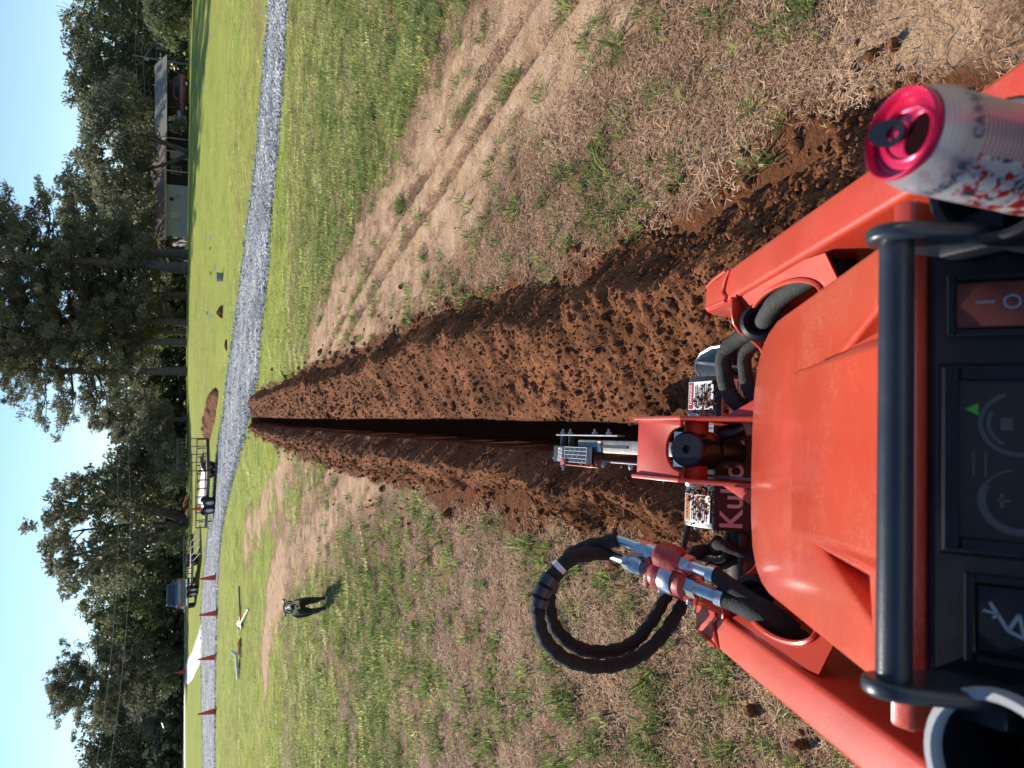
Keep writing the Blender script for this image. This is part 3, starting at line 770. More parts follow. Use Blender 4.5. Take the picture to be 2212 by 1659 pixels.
# ---- loader arms
at_ = lambda y: .58 + .42 * (1.25 - y)
for s in (-1, 1):
    prof = [(-.45, at_(-.45)), (1.10, at_(1.10)), (1.215, at_(1.215)), (1.285, .572), (1.305, .53), (1.29, .40), (1.275, .16), (1.17, .16), (1.15, .40), (1.03, .50), (-.45, at_(-.45) - .17)]
    arm = MB().prism([(s * .327, y, z) for y, z in prof], [(s * .398, y, z) for y, z in prof]).build('loader_arm', M_ORANGE2, mach, bevel=.010, seg=3)
    wd = MB()
    wd.tube(spline([(s * .333, 1.160, at_(1.16) + .002), (s * .350, 1.178, at_(1.178) + .003), (s * .375, 1.165, at_(1.165) + .003), (s * .392, 1.150, at_(1.15))], 5), .0045, 7)
    wd.tube(spline([(s * .396, 1.17, at_(1.17)), (s * .393, 1.235, .590), (s * .388, 1.285, .568)], 5), .004, 7)
    wd.tube(spline([(s * .330, 1.17, at_(1.17)), (s * .334, 1.235, .588), (s * .338, 1.285, .568)], 5), .004, 7)
    wd.build('weld_bead', M_ORANGE2, arm, smooth=True)
    # inner web with the oval hose opening
    ctr = Vector((s * .279, .965, 0)); N = 28
    def wp(x, y): return Vector((x, y, at_(y) - .012 - (.327 - abs(x)) * .75))
    outer, inner = [], []
    for k in range(N):
        a = 2 * math.pi * k / N; ca, sa = math.cos(a), math.sin(a)
        q = max(abs(ca) / .050, abs(sa) / .185)
        outer.append(wp(ctr.x + s * ca / q, ctr.y + sa / q)); inner.append(wp(ctr.x + s * ca * .033, ctr.y + sa * .135))
    v = outer + inner + [p - Vector((0, 0, .006)) for p in outer] + [p - Vector((0, 0, .006)) for p in inner]
    f = []
    for k in range(N):
        j = (k + 1) % N
        f += [(k, j, N + j, N + k), (2 * N + k, 3 * N + k, 3 * N + j, 2 * N + j), (N + k, N + j, 3 * N + j, 3 * N + k), (k, 2 * N + k, 2 * N + j, j)]
    mesh_obj('hose_guide', v, f, M_ORANGE2, mach)
    MB().tube(spline([p + Vector((0, 0, .004)) for p in inner] + [inner[0] + Vector((0, 0, .004))], 2), .0045, 6, cap=False).build('guide_rim', M_ORANGE2, mach, smooth=True)
    # bent front plate and black grommet
    pz = [(.327, .642), (.290, .640), (.270, .634), (.254, .618), (.245, .590), (.226, .560), (.19, .535), (.19, .40), (.327, .40)]
    MB().prism([(s * x, 1.118, z) for x, z in pz], [(s * x, 1.125, z) for x, z in pz]).build('cross_plate', M_ORANGE2, mach, bevel=.002)
    MB().lathe([(.022, .010), (.030, .014), (.038, .006), (.040, -.012), (.026, -.02), (.020, -.005)], (s * .270, 1.070, .612), (0, -.62, .78), 28, close=True).build('grommet', M_BLACKP, mach, smooth=True)
    MB().lathe([(.028, .0), (.028, -.01)], (s * .270, 1.075, .606), (0, -.62, .78), 20).build('grommet_core', M_RUBBER, mach)
MB().tube([(-.33, 1.22, .30), (.33, 1.22, .30)], .042, 20).build('cross_tube', M_ORANGE2, mach, smooth=True)
def hose(pts, r, name, par, mat, n=12, lump=.0, sub=10, seed=1):
    P = spline(pts, sub); rr = random.Random(seed); ph = rr.random() * 6
    rad = [r * (1 + lump * (math.sin(i * 1.15 + ph) * .6 + math.sin(i * 2.3 + ph * 2) * .4)) for i in range(len(P))]
    return MB().tube(P, rad, n).build(name, mat, par, smooth=True)
for dx, dz in ((0, 0), (.021, -.018)):
    hose([(.318 + dx * .2, .80, .70 + dz), (.318 + dx * .3, .90, .665 + dz), (.298 + dx, .985, .648 + dz), (.272 + dx * .6, 1.045, .622 + dz), (.262 + dx * .5, 1.12, .565 + dz)], .0175, 'hose', mach, M_SLEEVE2, lump=.03)
for k, (dy, dz) in enumerate(((0, 0), (-.045, -.02))):
    hose([(.272, 1.10 + dy, .575 + dz), (.262, 1.175 + dy, .556 + dz), (.232, 1.228 + dy, .556 + dz), (.190, 1.238 + dy, .552 + dz), (.130, 1.232 + dy, .532 + dz), (.085, 1.20 + dy, .48 + dz), (.05, 1.17 + dy, .40 + dz)], .0185 - .003 * k, 'hose', mach, M_SLEEVE2, lump=.02)
hose([(.05, 1.22, .48), (.10, 1.235, .49), (.135, 1.225, .50)], .0135, 'hose_wrap', mach, pmat('tan tape', (.42, .33, .22), .7), n=10)

# ---- centre bracket with the tilt cylinder
br = MB()
for s in (-1, 1):
    pr_ = [(1.468, .632), (1.455, .640), (1.285, .634), (1.24, .605), (1.06, .560), (1.02, .52), (1.02, .40), (1.30, .36), (1.46, .50)]
    br.prism([(s * .066 + .008, y, z) for y, z in pr_], [(s * .075 + .008, y, z) for y, z in pr_])
brk = br.build('tilt_bracket', M_ORANGE2, mach, bevel=.002)
tp = [(-.060, 1.455), (.076, 1.455), (.076, 1.292)] + [(.008 + .051 * math.cos(a), 1.292 + .051 * math.sin(a)) for a in [math.pi * k / 16 for k in range(17)]] + [(-.060, 1.292)]
MB().prism([(x, y, .617) for x, y in tp], [(x, y, .626) for x, y in tp]).build('bracket_plate', M_ORANGE2, brk, bevel=.0015)
for s in (-1, 1):
    MB().prism([(.008 + s * .0755, 1.205, .535), (.008 + s * .142, 1.06, .515), (.008 + s * .0755, 1.06, .515)], [(.008 + s * .0755, 1.205, .577), (.008 + s * .142, 1.06, .557), (.008 + s * .0755, 1.06, .557)]).build('gusset', M_ORANGE2, brk, bevel=.002)
    MB().lathe([(.027, 0), (.028, .003), (.028, .030)], (.008 + s * .067, 1.316, .560), (-s, 0, 0), 24).build('trunnion_boss', M_ORANGE2, brk, smooth=True)
    MB().lathe([(.020, 0), (.022, .002), (.020, .008), (.010, .009)], (.008 + s * .0755, 1.318, .560), (s, 0, 0), 20).build('pin_cap', M_STEEL, brk, smooth=True)
ca_ = Vector((0, -.438, .899))
cy0 = Vector((.008, 1.297, .603))
cyl = MB().lathe([(.010, -.012), (.010, .0), (.036, .0), (.0405, -.004), (.0415, -.012), (.0415, -.10), (.046, -.105), (.046, -.125), (.0415, -.13), (.0415, -.34)], cy0, ca_, 36).build('tilt_cylinder', M_BLACKS, brk, smooth=True)
MB().tube([(.050, 1.30, .50), (.055, 1.27, .49), (.075, 1.25, .46)], .019, 12).build('port_fitting', M_BLACKS, cyl, smooth=True)
MB().box((.008 - .058, 1.19, .525), (.006, .30, .02)).build('pipe', M_GREYST, brk)

# ---- hydraulic coupler block on the left arm
vb = thing_part = link(bpy.data.objects.new('coupler_block', None)); vb.parent = mach
A, B = ml(1352, 1210, 1.58), ml(1512, 1272, 1.44)
ax = (B - A).normalized(); side = -ax.cross(Vector((0, 0, 1))).normalized(); upv = ax.cross(side)
Ln = (B - A).length
def along(t, u=0., w=0.): return A + ax * (Ln * t) + side * u + upv * w
def fit(prof, o, mat, name, n=24, par=vb, smooth=True):
    return MB().lathe([(r * 1.16, h * Ln) for r, h in prof], o, ax, n).build(name, mat, par, smooth=smooth)
M_REDCAST = pmat('red cast coupler', (.34, .045, .035), .45, var=.3, scale=40., bump=.5, bscale=120., dust=.3, dustcol=(.3, .14, .1))
q = along(0)
fit([(.009, -.28), (.0105, -.26), (.0105, -.02), (.0125, 0.), (.0125, .06)], q, M_STEEL, 'hose_end')
fit([(.0165, .0), (.0165, .10)], q, M_STEEL, 'hex_nut', 6, smooth=False)
fit([(.0175, .10), (.0185, .12), (.0185, .24), (.016, .26)], q, M_STEEL, 'collar')
fit([(.0145, .26), (.0145, .34)], q, M_GREYST, 'thread')
Mb = Matrix((side, ax, upv)).transposed()
MB().box(along(.40), (.058, .016, .056), Mb).build('flange_plate', M_REDCAST, vb, bevel=.003)
for u, w in ((.018, .018), (-.018, .018), (.018, -.018), (-.018, -.018)):
    MB().lathe([(.0035, 0), (.0035, .004)], along(.355, u, w), -ax, 8).build('flange_hole', M_DECBLK, vb)
fit([(.026, .42), (.030, .46), (.030, .50), (.027, .60)], q, M_REDCAST, 'coupler_body')
fit([(.0285, .56), (.0295, .58), (.0295, .70), (.0285, .72)], q, M_STEEL, 'coupler_sleeve')
fit([(.025, .72), (.0265, .74), (.0265, .82), (.020, .86)], q, M_REDCAST, 'coupler_ring')
fit([(.0195, .86), (.0195, .98)], q, M_STEEL, 'hex_nut', 6, smooth=False)
fit([(.0125, .98), (.0125, 1.20), (.016, 1.21), (.016, 1.30)], q, M_STEEL, 'hose_end')
q = along(.22, .040, .004)
fit([(.009, -.36), (.0105, -.33), (.0105, -.05), (.0135, -.04), (.0135, .10)], q, M_STEEL, 'hose_end')
fit([(.0155, .0), (.0155, .10)], q, M_STEEL, 'hex_nut', 6, smooth=False)
fit([(.016, .10), (.016, .22)], q, M_STEEL, 'collar')
fit([(.020, .22), (.026, .26), (.026, .48), (.020, .54)], q, M_REDCAST, 'coupler_body')
fit([(.0175, .54), (.0175, .66)], q, M_STEEL, 'hex_nut', 6, smooth=False)
fit([(.011, .66), (.011, .86), (.015, .87), (.015, .95)], q, M_STEEL, 'hose_end')
MB().box(along(.55, .022, -.004), (.035, .055, .045), Mb).build('valve_body', M_REDCAST, vb, bevel=.006)
MB().lathe([(.012, 0), (.012, .022), (.006, .026)], along(.72, .028, .012), ax, 8).build('plug', M_REDCAST, vb)
bk = ml(1475, 1290, 1.50)
MB().box(along(.62, -.012, -.034), (.075, .105, .010), Mb).build('mount_plate', M_ORANGE2, vb, bevel=.004)
for t, u in ((.42, -.042), (.80, -.042)):
    MB().lathe([(.0085, 0), (.0085, .010)], along(t, u, -.034), -side, 6).build('mount_bolt', M_STEEL, vb)
e1, e2 = along(1.28), along(1.15, .040, .004)
hose([e1, ml(1590, 1303, 1.38), ml(1640, 1330, 1.33), ml(1690, 1362, 1.30), ml(1735, 1385, 1.30)], .0185, 'hose', mach, M_SLEEVE, lump=.02)
hose([e2, ml(1612, 1290, 1.37), ml(1660, 1320, 1.33), ml(1720, 1365, 1.30)], .0165, 'hose', mach, M_SLEEVE, lump=.02)
MB().tube([e1 - ax * .012, e1 + ax * .004], .0195, 16).build('hose_clamp', M_STEEL, mach, smooth=True)
MB().tube([e2 - ax * .012, e2 + ax * .004], .0175, 16).build('hose_clamp', M_STEEL, mach, smooth=True)

# ================================================================== THE TRENCHER
tr = thing('trencher', 'black trencher attachment with warning stickers, boom and looped hoses ahead of the loader', 'trencher', MO)
tr.rotation_euler = (0, MROLL, MYAW)
head = MB().hull8([(-.195, 1.345, .27), (.208, 1.345, .27), (.208, 1.535, .27), (-.195, 1.535, .27)], [(-.190, 1.408, .420), (.205, 1.408, .420), (.205, 1.520, .425), (-.190, 1.520, .425)]).build('gearbox_housing', M_BLACKS, tr, bevel=.008)
def tface(x, t, h=0.):
    """point on the housing's sloped back face, t from its top edge down"""
    a, c = Vector((x, 1.408, .420)), Vector((x, 1.345, .27)); d = (c - a).normalized()
    nrm = Vector((1, 0, 0)).cross(d); nrm = nrm if nrm.y < 0 else -nrm
    return a + d * t + nrm * h
def ttop(x, y, h=0.): return Vector((x, y, .4225 + (y - 1.464) * .045 + h))
def quad_on(fn, x0, x1, t0, t1, h, mat, name, par=head):
    return mesh_obj(name, [fn(x0, t0, h), fn(x1, t0, h), fn(x1, t1, h), fn(x0, t1, h)], [(0, 1, 2, 3)], mat, par)
# stickers on top
for x0, x1, txt, mt in ((.116, .190, 'DANGER', M_DECRED), (-.176, -.104, 'WARNING', M_DECORG)):
    stk = quad_on(ttop, x0, x1, 1.420, 1.512, .0032, M_WHITE, 'sticker')
    quad_on(ttop, x0 + .002, x1 - .002, 1.494, 1.510, .0040, mt, 'sticker_header', stk)
    lettering(txt, .0135, M_WHITE if txt == 'DANGER' else M_DECBLK, stk, frame(ttop((x0 + x1) / 2 + .003, 1.502, .0048), (1, 0, 0), (0, 1, 0)), .0002)
    for k in range(9):
        y = 1.485 - k * .0068
        quad_on(ttop, x0 + .006, x1 - .006 - .014 * random.random(), y, y + .0026, .0040, M_DECBLK if k % 3 else M_GREYPR, 'sticker_text', stk)
stk = quad_on(tface, .095, .196, .010, .075, .0030, M_WHITE, 'sticker')
quad_on(tface, .097, .194, .011, .030, .0038, M_DECORG, 'sticker_header', stk)
lettering('WARNING', .016, M_DECBLK, stk, frame(tface(.150, .0205, .0046), (1, 0, 0), tface(0, 0) - tface(0, .1)), .0003)
for k in range(5): quad_on(tface, .14, .190 - .01 * (k % 2), .036 + k * .007, .0385 + k * .007, .0038, M_DECBLK, 'sticker_text', stk)
MB().prism([tface(.103 + x, .012 + t, .0040) for x, t in ((0, .016), (.016, .016), (.008, .002))], [tface(.103 + x, .012 + t, .0046) for x, t in ((0, .016), (.016, .016), (.008, .002))]).build('warning_triangle', M_DECBLK, stk)
quad_on(tface, -.188, .09, .004, .090, .0026, M_DECDRK, 'name_plate')
nm = lettering('Kubota', .082, pmat('pinkish white print', (.66, .58, .60), .5), head, frame(tface(-.184, .045, .0046), (1, 0, 0), tface(0, 0) - tface(0, .1)), .0012, 'LEFT', sx=.92)
stk = quad_on(ttop, .028, .092, 1.416, 1.450, .0032, pmat('pale blue label', (.42, .52, .66), .5), 'serial_label')
lettering('2539', .018, M_DECBLK, stk, frame(ttop(.06, 1.441, .004), (1, 0, 0), (0, 1, 0)))
for k in range(14): quad_on(ttop, .032 + k * .0042, .0335 + k * .0042 + .001 * (k % 3), 1.418, 1.431, .0038, M_DECBLK, 'barcode_line', stk)
# lifting loop, motor
MB().tube(spline([(-.188, 1.510, .415), (-.245, 1.512, .428), (-.264, 1.500, .43), (-.264, 1.42, .415), (-.258, 1.392, .405), (-.24, 1.385, .402), (-.19, 1.388, .395)], 6), .0078, 10).build('lifting_loop', M_BLACKS, tr, smooth=True)
for y in (1.50, 1.43): MB().lathe([(.009, 0), (.009, .008)], (-.190, y, .395), (-1, 0, 0), 6).build('loop_bolt', M_STEEL, tr)
MB().lathe([(.052, 0), (.052, .05), (.045, .055), (.045, .12), (.034, .13)], (-.192, 1.425, .30), (-1, 0, 0), 26).build('hydraulic_motor', pmat('brown black cast iron', (.035, .026, .020), .6, var=.3, bump=.3, bscale=90., dust=.5, dustcol=(.2, .09, .05)), tr, smooth=True)
MB().box((-.25, 1.352, .36), (.12, .012, .055)).build('motor_guard', M_BLACKS, tr, bevel=.004)
hose([(-.222, 1.46, .36), (-.232, 1.425, .40), (-.222, 1.385, .41), (-.238, 1.345, .37), (-.25, 1.31, .33)], .0145, 'hose', tr, M_SLEEVE, lump=.06)
# spoil auger flight on the right
v, f, edge = [], [], []
NA = 36
for k in range(NA + 1):
    a = -2.2 + 6.6 * k / NA; x = .212 + .115 * k / NA
    for r in (.028, .118): v.append((x, 1.55 + math.sin(a) * r, .225 + math.cos(a) * r))
    for r in (.028, .118): v.append((x + .006, 1.55 + math.sin(a) * r, .225 + math.cos(a) * r))
    edge.append((x + .003, 1.55 + math.sin(a) * .118, .225 + math.cos(a) * .118))
for k in range(NA):
    i = 4 * k; f += [(i, i + 1, i + 5, i + 4), (i + 2, i + 6, i + 7, i + 3), (i + 1, i + 3, i + 7, i + 5)]
aug = mesh_obj('spoil_auger', v, f, M_BLACKS, tr)
MB().tube(edge, .0042, 6).build('worn_edge', M_STEEL, aug, smooth=True)
MB().tube([(.20, 1.55, .225), (.345, 1.55, .225)], .03, 16).build('auger_shaft', M_BLACKS, aug, smooth=True)
dfl = [(.205, 1.49), (.215, 1.60), (.228, 1.640), (.250, 1.664), (.276, 1.664), (.296, 1.640), (.308, 1.59), (.306, 1.49)]
dz_ = lambda y: .300 - (y - 1.49) * .10
dp = MB().prism([(x, y, dz_(y) - .008) for x, y in dfl], [(x, y, dz_(y)) for x, y in dfl]).build('spoil_deflector', M_BLACKS, tr, bevel=.003)
MB().tube([(x, y, dz_(y) - .001) for x, y in dfl[2:]], .0042, 6).build('worn_edge', M_STEEL, dp, smooth=True)
# digging boom and chain, down in the trench
bd = (Vector((0, 2.42, -.62)) - Vector((0, 1.62, .24))).normalized()
b0 = Vector((.012, 1.60, .26)); Mbm = Matrix((Vector((1, 0, 0)), bd, Vector((1, 0, 0)).cross(bd))).transposed()
MB().box(b0 + bd * .52, (.035, 1.05, .10), Mbm).build('digging_boom', M_GREYST, tr, bevel=.004)
upb = Mbm @ Vector((0, 0, 1))
for k in range(17):
    for sg in (-1, 1):
        MB().box(b0 + bd * (.02 + k * .062) + upb * sg * .066, (.040, .048, .020), Mbm).build('chain_link', M_GREYST, tr)
        if k % 2 == 0:
            MB().hull8([b0 + bd * (.02 + k * .062) + upb * sg * .076 + Vector((dx * .05, 0, 0)) + bd * e for dx, e in ((-1, -.015), (1, -.015), (1, .02), (-1, .02))], [b0 + bd * (.02 + k * .062) + upb * sg * .118 + Vector((dx * .052, 0, 0)) + bd * e for dx, e in ((-1, .005), (1, .005), (1, .016), (-1, .016))]).build('digging_tooth', M_STEEL, tr)
# crumber bar above ground with its depth gauge
cb = MB().box((.010, 1.86, .330), (.044, .72, .038)).build('crumber_bar', M_GREYST, tr, bevel=.005)
MB().box((.010, 1.98, .3500), (.008, .16, .004)).build('slot', M_DECBLK, cb)
quad_on(lambda x, t, h: Vector((x, t, .3492 + h)), -.008, .028, 2.056, 2.080, .002, M_WHITE, 'sticker', cb)
quad_on(lambda x, t, h: Vector((x, t, .3492 + h)), .008, .028, 2.056, 2.066, .003, M_DECORG, 'sticker_header', cb)
MB().box((.048, 2.17, .337), (.006, .42, .032)).build('side_strap', M_GREYST, cb, bevel=.003)
MB().box((-.040, 2.12, .333), (.006, .58, .026)).build('side_strap', M_GREYST, cb, bevel=.002)
for y in (2.345, 2.29, 2.12, 2.03):
    bt = MB().lathe([(.0095, 0), (.0095, .008)], (.051, y, .340), (1, 0, 0), 6).build('bolt_head', M_STEEL, cb)
    MB().lathe([(.005, 0), (.0045, .012)], (.058, y, .340), (1, 0, 0), 10).build('bolt_end', M_STEEL, cb)
for y in (2.345, 2.285): MB().lathe([(.012, 0), (.012, .05)], (.046, y, .336), (-1, 0, 0), 16).build('spacer', M_BLACKS, cb, smooth=True)
for y in (2.06, 1.90): MB().lathe([(.009, 0), (.009, .01), (.005, .018)], (-.043, y, .335), (-1, 0, 0), 6).build('bolt_head', M_STEEL, cb)
gp = [(-.050, 2.395), (.004, 2.395)]
gz_ = [(2.08, .372), (2.20, .372), (2.33, .368), (2.375, .360), (2.40, .335), (2.405, .30)]
v = []
for y, z in gz_: v += [(-.052, y, z), (.006, y, z)]
kk = len(v)
for y, z in gz_: v += [(-.052, y - .004, z - .006), (.006, y - .004, z - .006)]
f = []
for i in range(len(gz_) - 1):
    j = 2 * i; f += [(j, j + 1, j + 3, j + 2), (kk + j, kk + j + 2, kk + j + 3, kk + j + 1), (j, j + 2, kk + j + 2, kk + j), (j + 1, kk + j + 1, kk + j + 3, j + 3)]
gau = mesh_obj('depth_gauge', v, f, M_BLACKS, tr)
gt = lambda x, y, h=.0012: Vector((x, y, .372 + h))
for k, t in enumerate(('MODEL', 'TR30', 'TR36', 'TR48')):
    lettering(t, .0165 if k else .0145, M_WHITE, gau, frame((-.0445 + k * .0135, 2.304, .3716), (0, 1, -.03), (-1, 0, 0)), .0001)
for k in range(5): quad_on(lambda x, t, h: gt(x, t), -.050 + k * .0132, -.0488 + k * .0132, 2.115, 2.268, 0, M_WHITE, 'gauge_line', gau)
for y in (2.115, 2.268): quad_on(lambda x, t, h: gt(x, t, .0014), -.050, .004, y, y + .0014, 0, M_WHITE, 'gauge_line', gau)
for k, row in enumerate((('1', '1', '1'), ('2', '2', '2'), ('3', '3', '3'))):
    for j, t in enumerate(row):
        lettering(t, .012, M_GREYP, gau, frame(gt(-.030 + j * .0135, 2.245 - k * .034 - j * .008, .0016), (0, 1, 0), (-1, 0, 0)))
for j, t in enumerate(('D', 'E', 'P', 'T', 'H')):
    lettering(t, .010, M_GREYP, gau, frame(gt(-.0435, 2.250 - j * .027, .0016), (0, 1, 0), (-1, 0, 0)))
MB().prism([(-.058, 2.25, .377), (-.034, 2.266, .377), (-.058, 2.284, .377)], [(-.058, 2.25, .382), (-.034, 2.266, .382), (-.058, 2.284, .382)]).build('gauge_pointer', M_ORANGE2, tr, bevel=.001)
MB().box((-.061, 2.17, .362), (.004, .26, .022)).build('pointer_arm', M_ORANGE2, tr, bevel=.001)
MB().lathe([(.010, 0), (.010, .008), (.006, .009), (.006, .02)], (-.063, 2.272, .372), (-1, 0, 0), 6).build('pointer_bolt', M_STEEL, tr)
# twin pressure hoses in a big loop beside the coupler
lp = [(1290, 1196), (1240, 1203), (1195, 1240), (1168, 1290), (1163, 1340), (1183, 1390), (1232, 1428), (1300, 1440), (1368, 1424), (1420, 1385), (1460, 1330), (1482, 1290)]
def lpt(X, Y, y):
    a, c = ml(X, Y, 1.), ml(X, Y, 2.); t = (y - a.y) / (c.y - a.y); return a + (c - a) * t
h1 = [along(-.28)] + [lpt(X, Y, 1.36 + .10 * i / 11) for i, (X, Y) in enumerate(lp)][1:] + [Vector((-.30, 1.44, .42)), Vector((-.26, 1.42, .34))]
lp2 = [(1292, 1178), (1246, 1190), (1214, 1225), (1190, 1262), (1186, 1310), (1202, 1360), (1250, 1400), (1310, 1408), (1365, 1390), (1405, 1345), (1432, 1300), (1455, 1262)]
h2 = [along(.22, .040, .004) - ax * (.36 * Ln)] + [lpt(X, Y, 1.43 + .06 * i / 11) for i, (X, Y) in enumerate(lp2)][1:] + [Vector((-.255, 1.46, .44)), Vector((-.24, 1.44, .36))]
for k, h in enumerate((h1, h2)):
    hose(h[:2] + h[2:], .0158, 'pressure_hose', tr, M_SLEEVE, n=14, lump=.15, sub=9, seed=k + 3)
S1, S2 = spline(h1, 9), spline(h2, 9)
def wrap(P, i0, i1, r, name, mat, rib=0):
    pts = P[i0:i1]; rad = [r * (1 + (.09 if (rib and (k // rib) % 2) else 0)) for k in range(len(pts))]
    return MB().tube(pts, rad, 16).build(name, mat, tr, smooth=True)
M_GUARD = pmat('black spiral guard', (.03, .032, .036), .35, var=.2, scale=30., coat=.2)
for a_, b_ in ((19, 23), (23, 27), (27, 31)): wrap(S1, a_, b_, .0200 + .0007 * (a_ % 2), 'hose_guard', M_GUARD)
wrap(S2, 26, 31, .0192, 'hose_guard', M_GUARD)
wrap(S1, 14, 17, .0172, 'hose_label', pmat('white hose label', (.66, .67, .70), .6, var=.3, scale=90.))
wrap(S1, 9, 13, .0180, 'hose_wrap', M_SLEEVE); wrap(S2, 10, 14, .0180, 'hose_wrap', M_SLEEVE)
# soil fallen on the housing
cv, cf = [], []
bm = bmesh.new(); bmesh.ops.create_icosphere(bm, subdivisions=1, radius=1.); iv = np.array([v.co for v in bm.verts]); bm.faces.ensure_lookup_table(); it = np.array([[q.index for q in p.verts] for p in bm.faces]); bm.free()
nn = 760
cx = np.where(RNG.random(nn) < .5, RNG.normal(.142, .020, nn), RNG.normal(-.122, .022, nn)); cy = RNG.normal(1.452, .021, nn); 
keep = (cy > 1.405) & (cy < 1.515); cx, cy = cx[keep], cy[keep]
rr = RNG.lognormal(-6.2, .4, len(cx))
co = (iv[None] * rr[:, None, None] * RNG.uniform(.7, 1.2, (len(cx), len(iv), 1)) + np.stack([cx, cy, .4235 + (cy - 1.464) * .045 + rr * .6], -1)[:, None]).reshape(-1, 3)
ti = (it[None] + (np.arange(len(cx)) * len(iv))[:, None, None]).reshape(-1, 3)
cs = big_mesh('fallen_soil', co, None, ti, M_SOIL, tr); cs['kind'] = 'stuff'

# ================================================================== THE DRINK CAN
CR, CH = .0331, .152
_ca = Vector((.10, .165, 1.)).normalized()                 # the can leans forward in its holder
_cl = Vector((0, 0, CAM_H)) + ray(1940, 287) * .445
can = thing('drink_can', 'opened red and white drink can with pink lid in the right cup holder', 'drink can', _cl - _ca * CH)
_cx = Vector((.32, .95, 0)); _cx = (_cx - _ca * _cx.dot(_ca)).normalized()
can.rotation_euler = Matrix((_cx, _ca.cross(_cx), _ca)).transposed().to_euler()
m, n, l, b = new_mat('printed can')
tc = n.new('ShaderNodeTexCoord'); sx = n.new('ShaderNodeSeparateXYZ'); l.new(tc.outputs['Object'], sx.inputs[0])
ang = mth(n, l, 'ARCTAN2', sx.outputs[1], sx.outputs[0]); z_ = sx.outputs[2]
cb_ = n.new('ShaderNodeCombineXYZ'); l.new(mth(n, l, 'MULTIPLY', ang, .033), cb_.inputs[0]); l.new(z_, cb_.inputs[1])
vo = nd(n, 'ShaderNodeTexVoronoi', Scale=150.); l.new(cb_.outputs[0], vo.inputs['Vector'])
sc_ = n.new('ShaderNodeSeparateColor'); l.new(vo.outputs['Color'], sc_.inputs[0])
r1 = ramp(n, [(.0, (.52, .53, .56)), (.30, (.40, .015, .025)), (.60, (.46, .02, .03)), (.66, (.05, .055, .075)), (.76, (.52, .53, .56)), (.90, (.28, .30, .36))]); r1.color_ramp.interpolation = 'CONSTANT'; l.new(sc_.outputs[0], r1.inputs[0])
no = nd(n, 'ShaderNodeTexNoise', Scale=150., Detail=2., Distortion=1.2); l.new(cb_.outputs[0], no.inputs['Vector'])
r2 = ramp(n, [(.52, (0, 0, 0)), (.56, (1, 1, 1))]); l.new(no.outputs[0], r2.inputs[0])
c1 = mix(n, l, mth(n, l, 'MULTIPLY', r2.outputs[0], .75), r1.outputs[0], (.62, .62, .66))
# quieter back panel with fine lines of small print
wv = nd(n, 'ShaderNodeTexWave', Scale=95., Distortion=0.); wv.bands_direction = 'Y'; l.new(cb_.outputs[0], wv.inputs['Vector'])
r3 = ramp(n, [(.55, (.47, .46, .49)), (.75, (.30, .14, .18))]); l.new(wv.outputs[0], r3.inputs[0])
isb = mth(n, l, 'GREATER_THAN', mth(n, l, 'COSINE', mth(n, l, 'SUBTRACT', ang, -2.05)), .30)
c2 = mix(n, l, isb, c1, r3.outputs[0])
# pale neck
isn = mth(n, l, 'GREATER_THAN', z_, CH - .034)
c3 = mix(n, l, mth(n, l, 'MULTIPLY', isn, .8), c2, (.40, .42, .46))
ck = nd(n, 'ShaderNodeTexChecker', Scale=92.); ck.inputs[1].default_value = (.48, .02, .03, 1); ck.inputs[2].default_value = (.74, .73, .72, 1); l.new(cb_.outputs[0], ck.inputs[0])
isk = mth(n, l, 'GREATER_THAN', mth(n, l, 'COSINE', mth(n, l, 'SUBTRACT', ang, 1.95)), .55)
c4 = mix(n, l, mth(n, l, 'MULTIPLY', isk, mth(n, l, 'LESS_THAN', z_, .068)), c3, ck.outputs[0])
l.new(c4, b.inputs['Base Color']); b.inputs['Metallic'].default_value = .5; b.inputs['Roughness'].default_value = .30
M_CAN = m
M_LID = pmat('magenta lid', (.62, .012, .075), .30, metal=.35, var=.08, coat=.3)
M_TAB = pmat('black tab', (.012, .016, .024), .28, metal=.4, var=.1)
MB().lathe([(.001, .004), (.022, .003), (.026, 0), (.0305, .006), (CR, .013), (CR, CH - .022), (.0322, CH - .017), (.0292, CH - .006), (.0275, CH - .0062), (.0270, CH - .012), (.001, CH - .012)], n=64).build('can_body', M_CAN, can, smooth=True)
lid = MB().lathe([(.0278, CH - .006), (.0290, CH - .003), (.0288, CH - .0005), (.0278, CH + .0005), (.0268, CH - .001), (.0258, CH - .0065), (.0245, CH - .0085), (.0232, CH - .0065), (.0222, CH - .0058), (.0004, CH - .0056)], n=56).build('can_lid', M_LID, can, smooth=True)
ZL = CH - .0056
# pour opening (towards -x here), its lip and the dark inside
op = [(-.0112 + .0098 * math.cos(a), .0138 * math.sin(a)) for a in [2 * math.pi * k / 28 for k in range(28)]]
MB().prism([(x, y, ZL - .0002) for x, y in op], [(x, y, ZL + .0004) for x, y in op]).build('mouth_opening', pmat('dark inside of can', (.012, .002, .004), .9, spec=.05), lid)
MB().tube([(x * 1.0, y, ZL + .0005) for x, y in op] + [(op[0][0], op[0][1], ZL + .0005)], .0011, 6, cap=False).build('mouth_lip', M_LID, lid, smooth=True)
MB().tube([(-.0035 + .0195 * math.cos(a), .0195 * math.sin(a) * .82, ZL + .0003) for a in [2 * math.pi * k / 40 for k in range(41)]], .0009, 6, cap=False).build('lid_panel_ridge', M_LID, lid, smooth=True)
tb_o = [(.0065 + .0095 * math.cos(a) * (1.25 if math.cos(a) > 0 else 1.), .0076 * math.sin(a)) for a in [2 * math.pi * k / 24 for k in range(24)]]
tb_i = [(.0105 + .0042 * math.cos(a), .0042 * math.sin(a)) for a in [2 * math.pi * k / 24 for k in range(24)]]
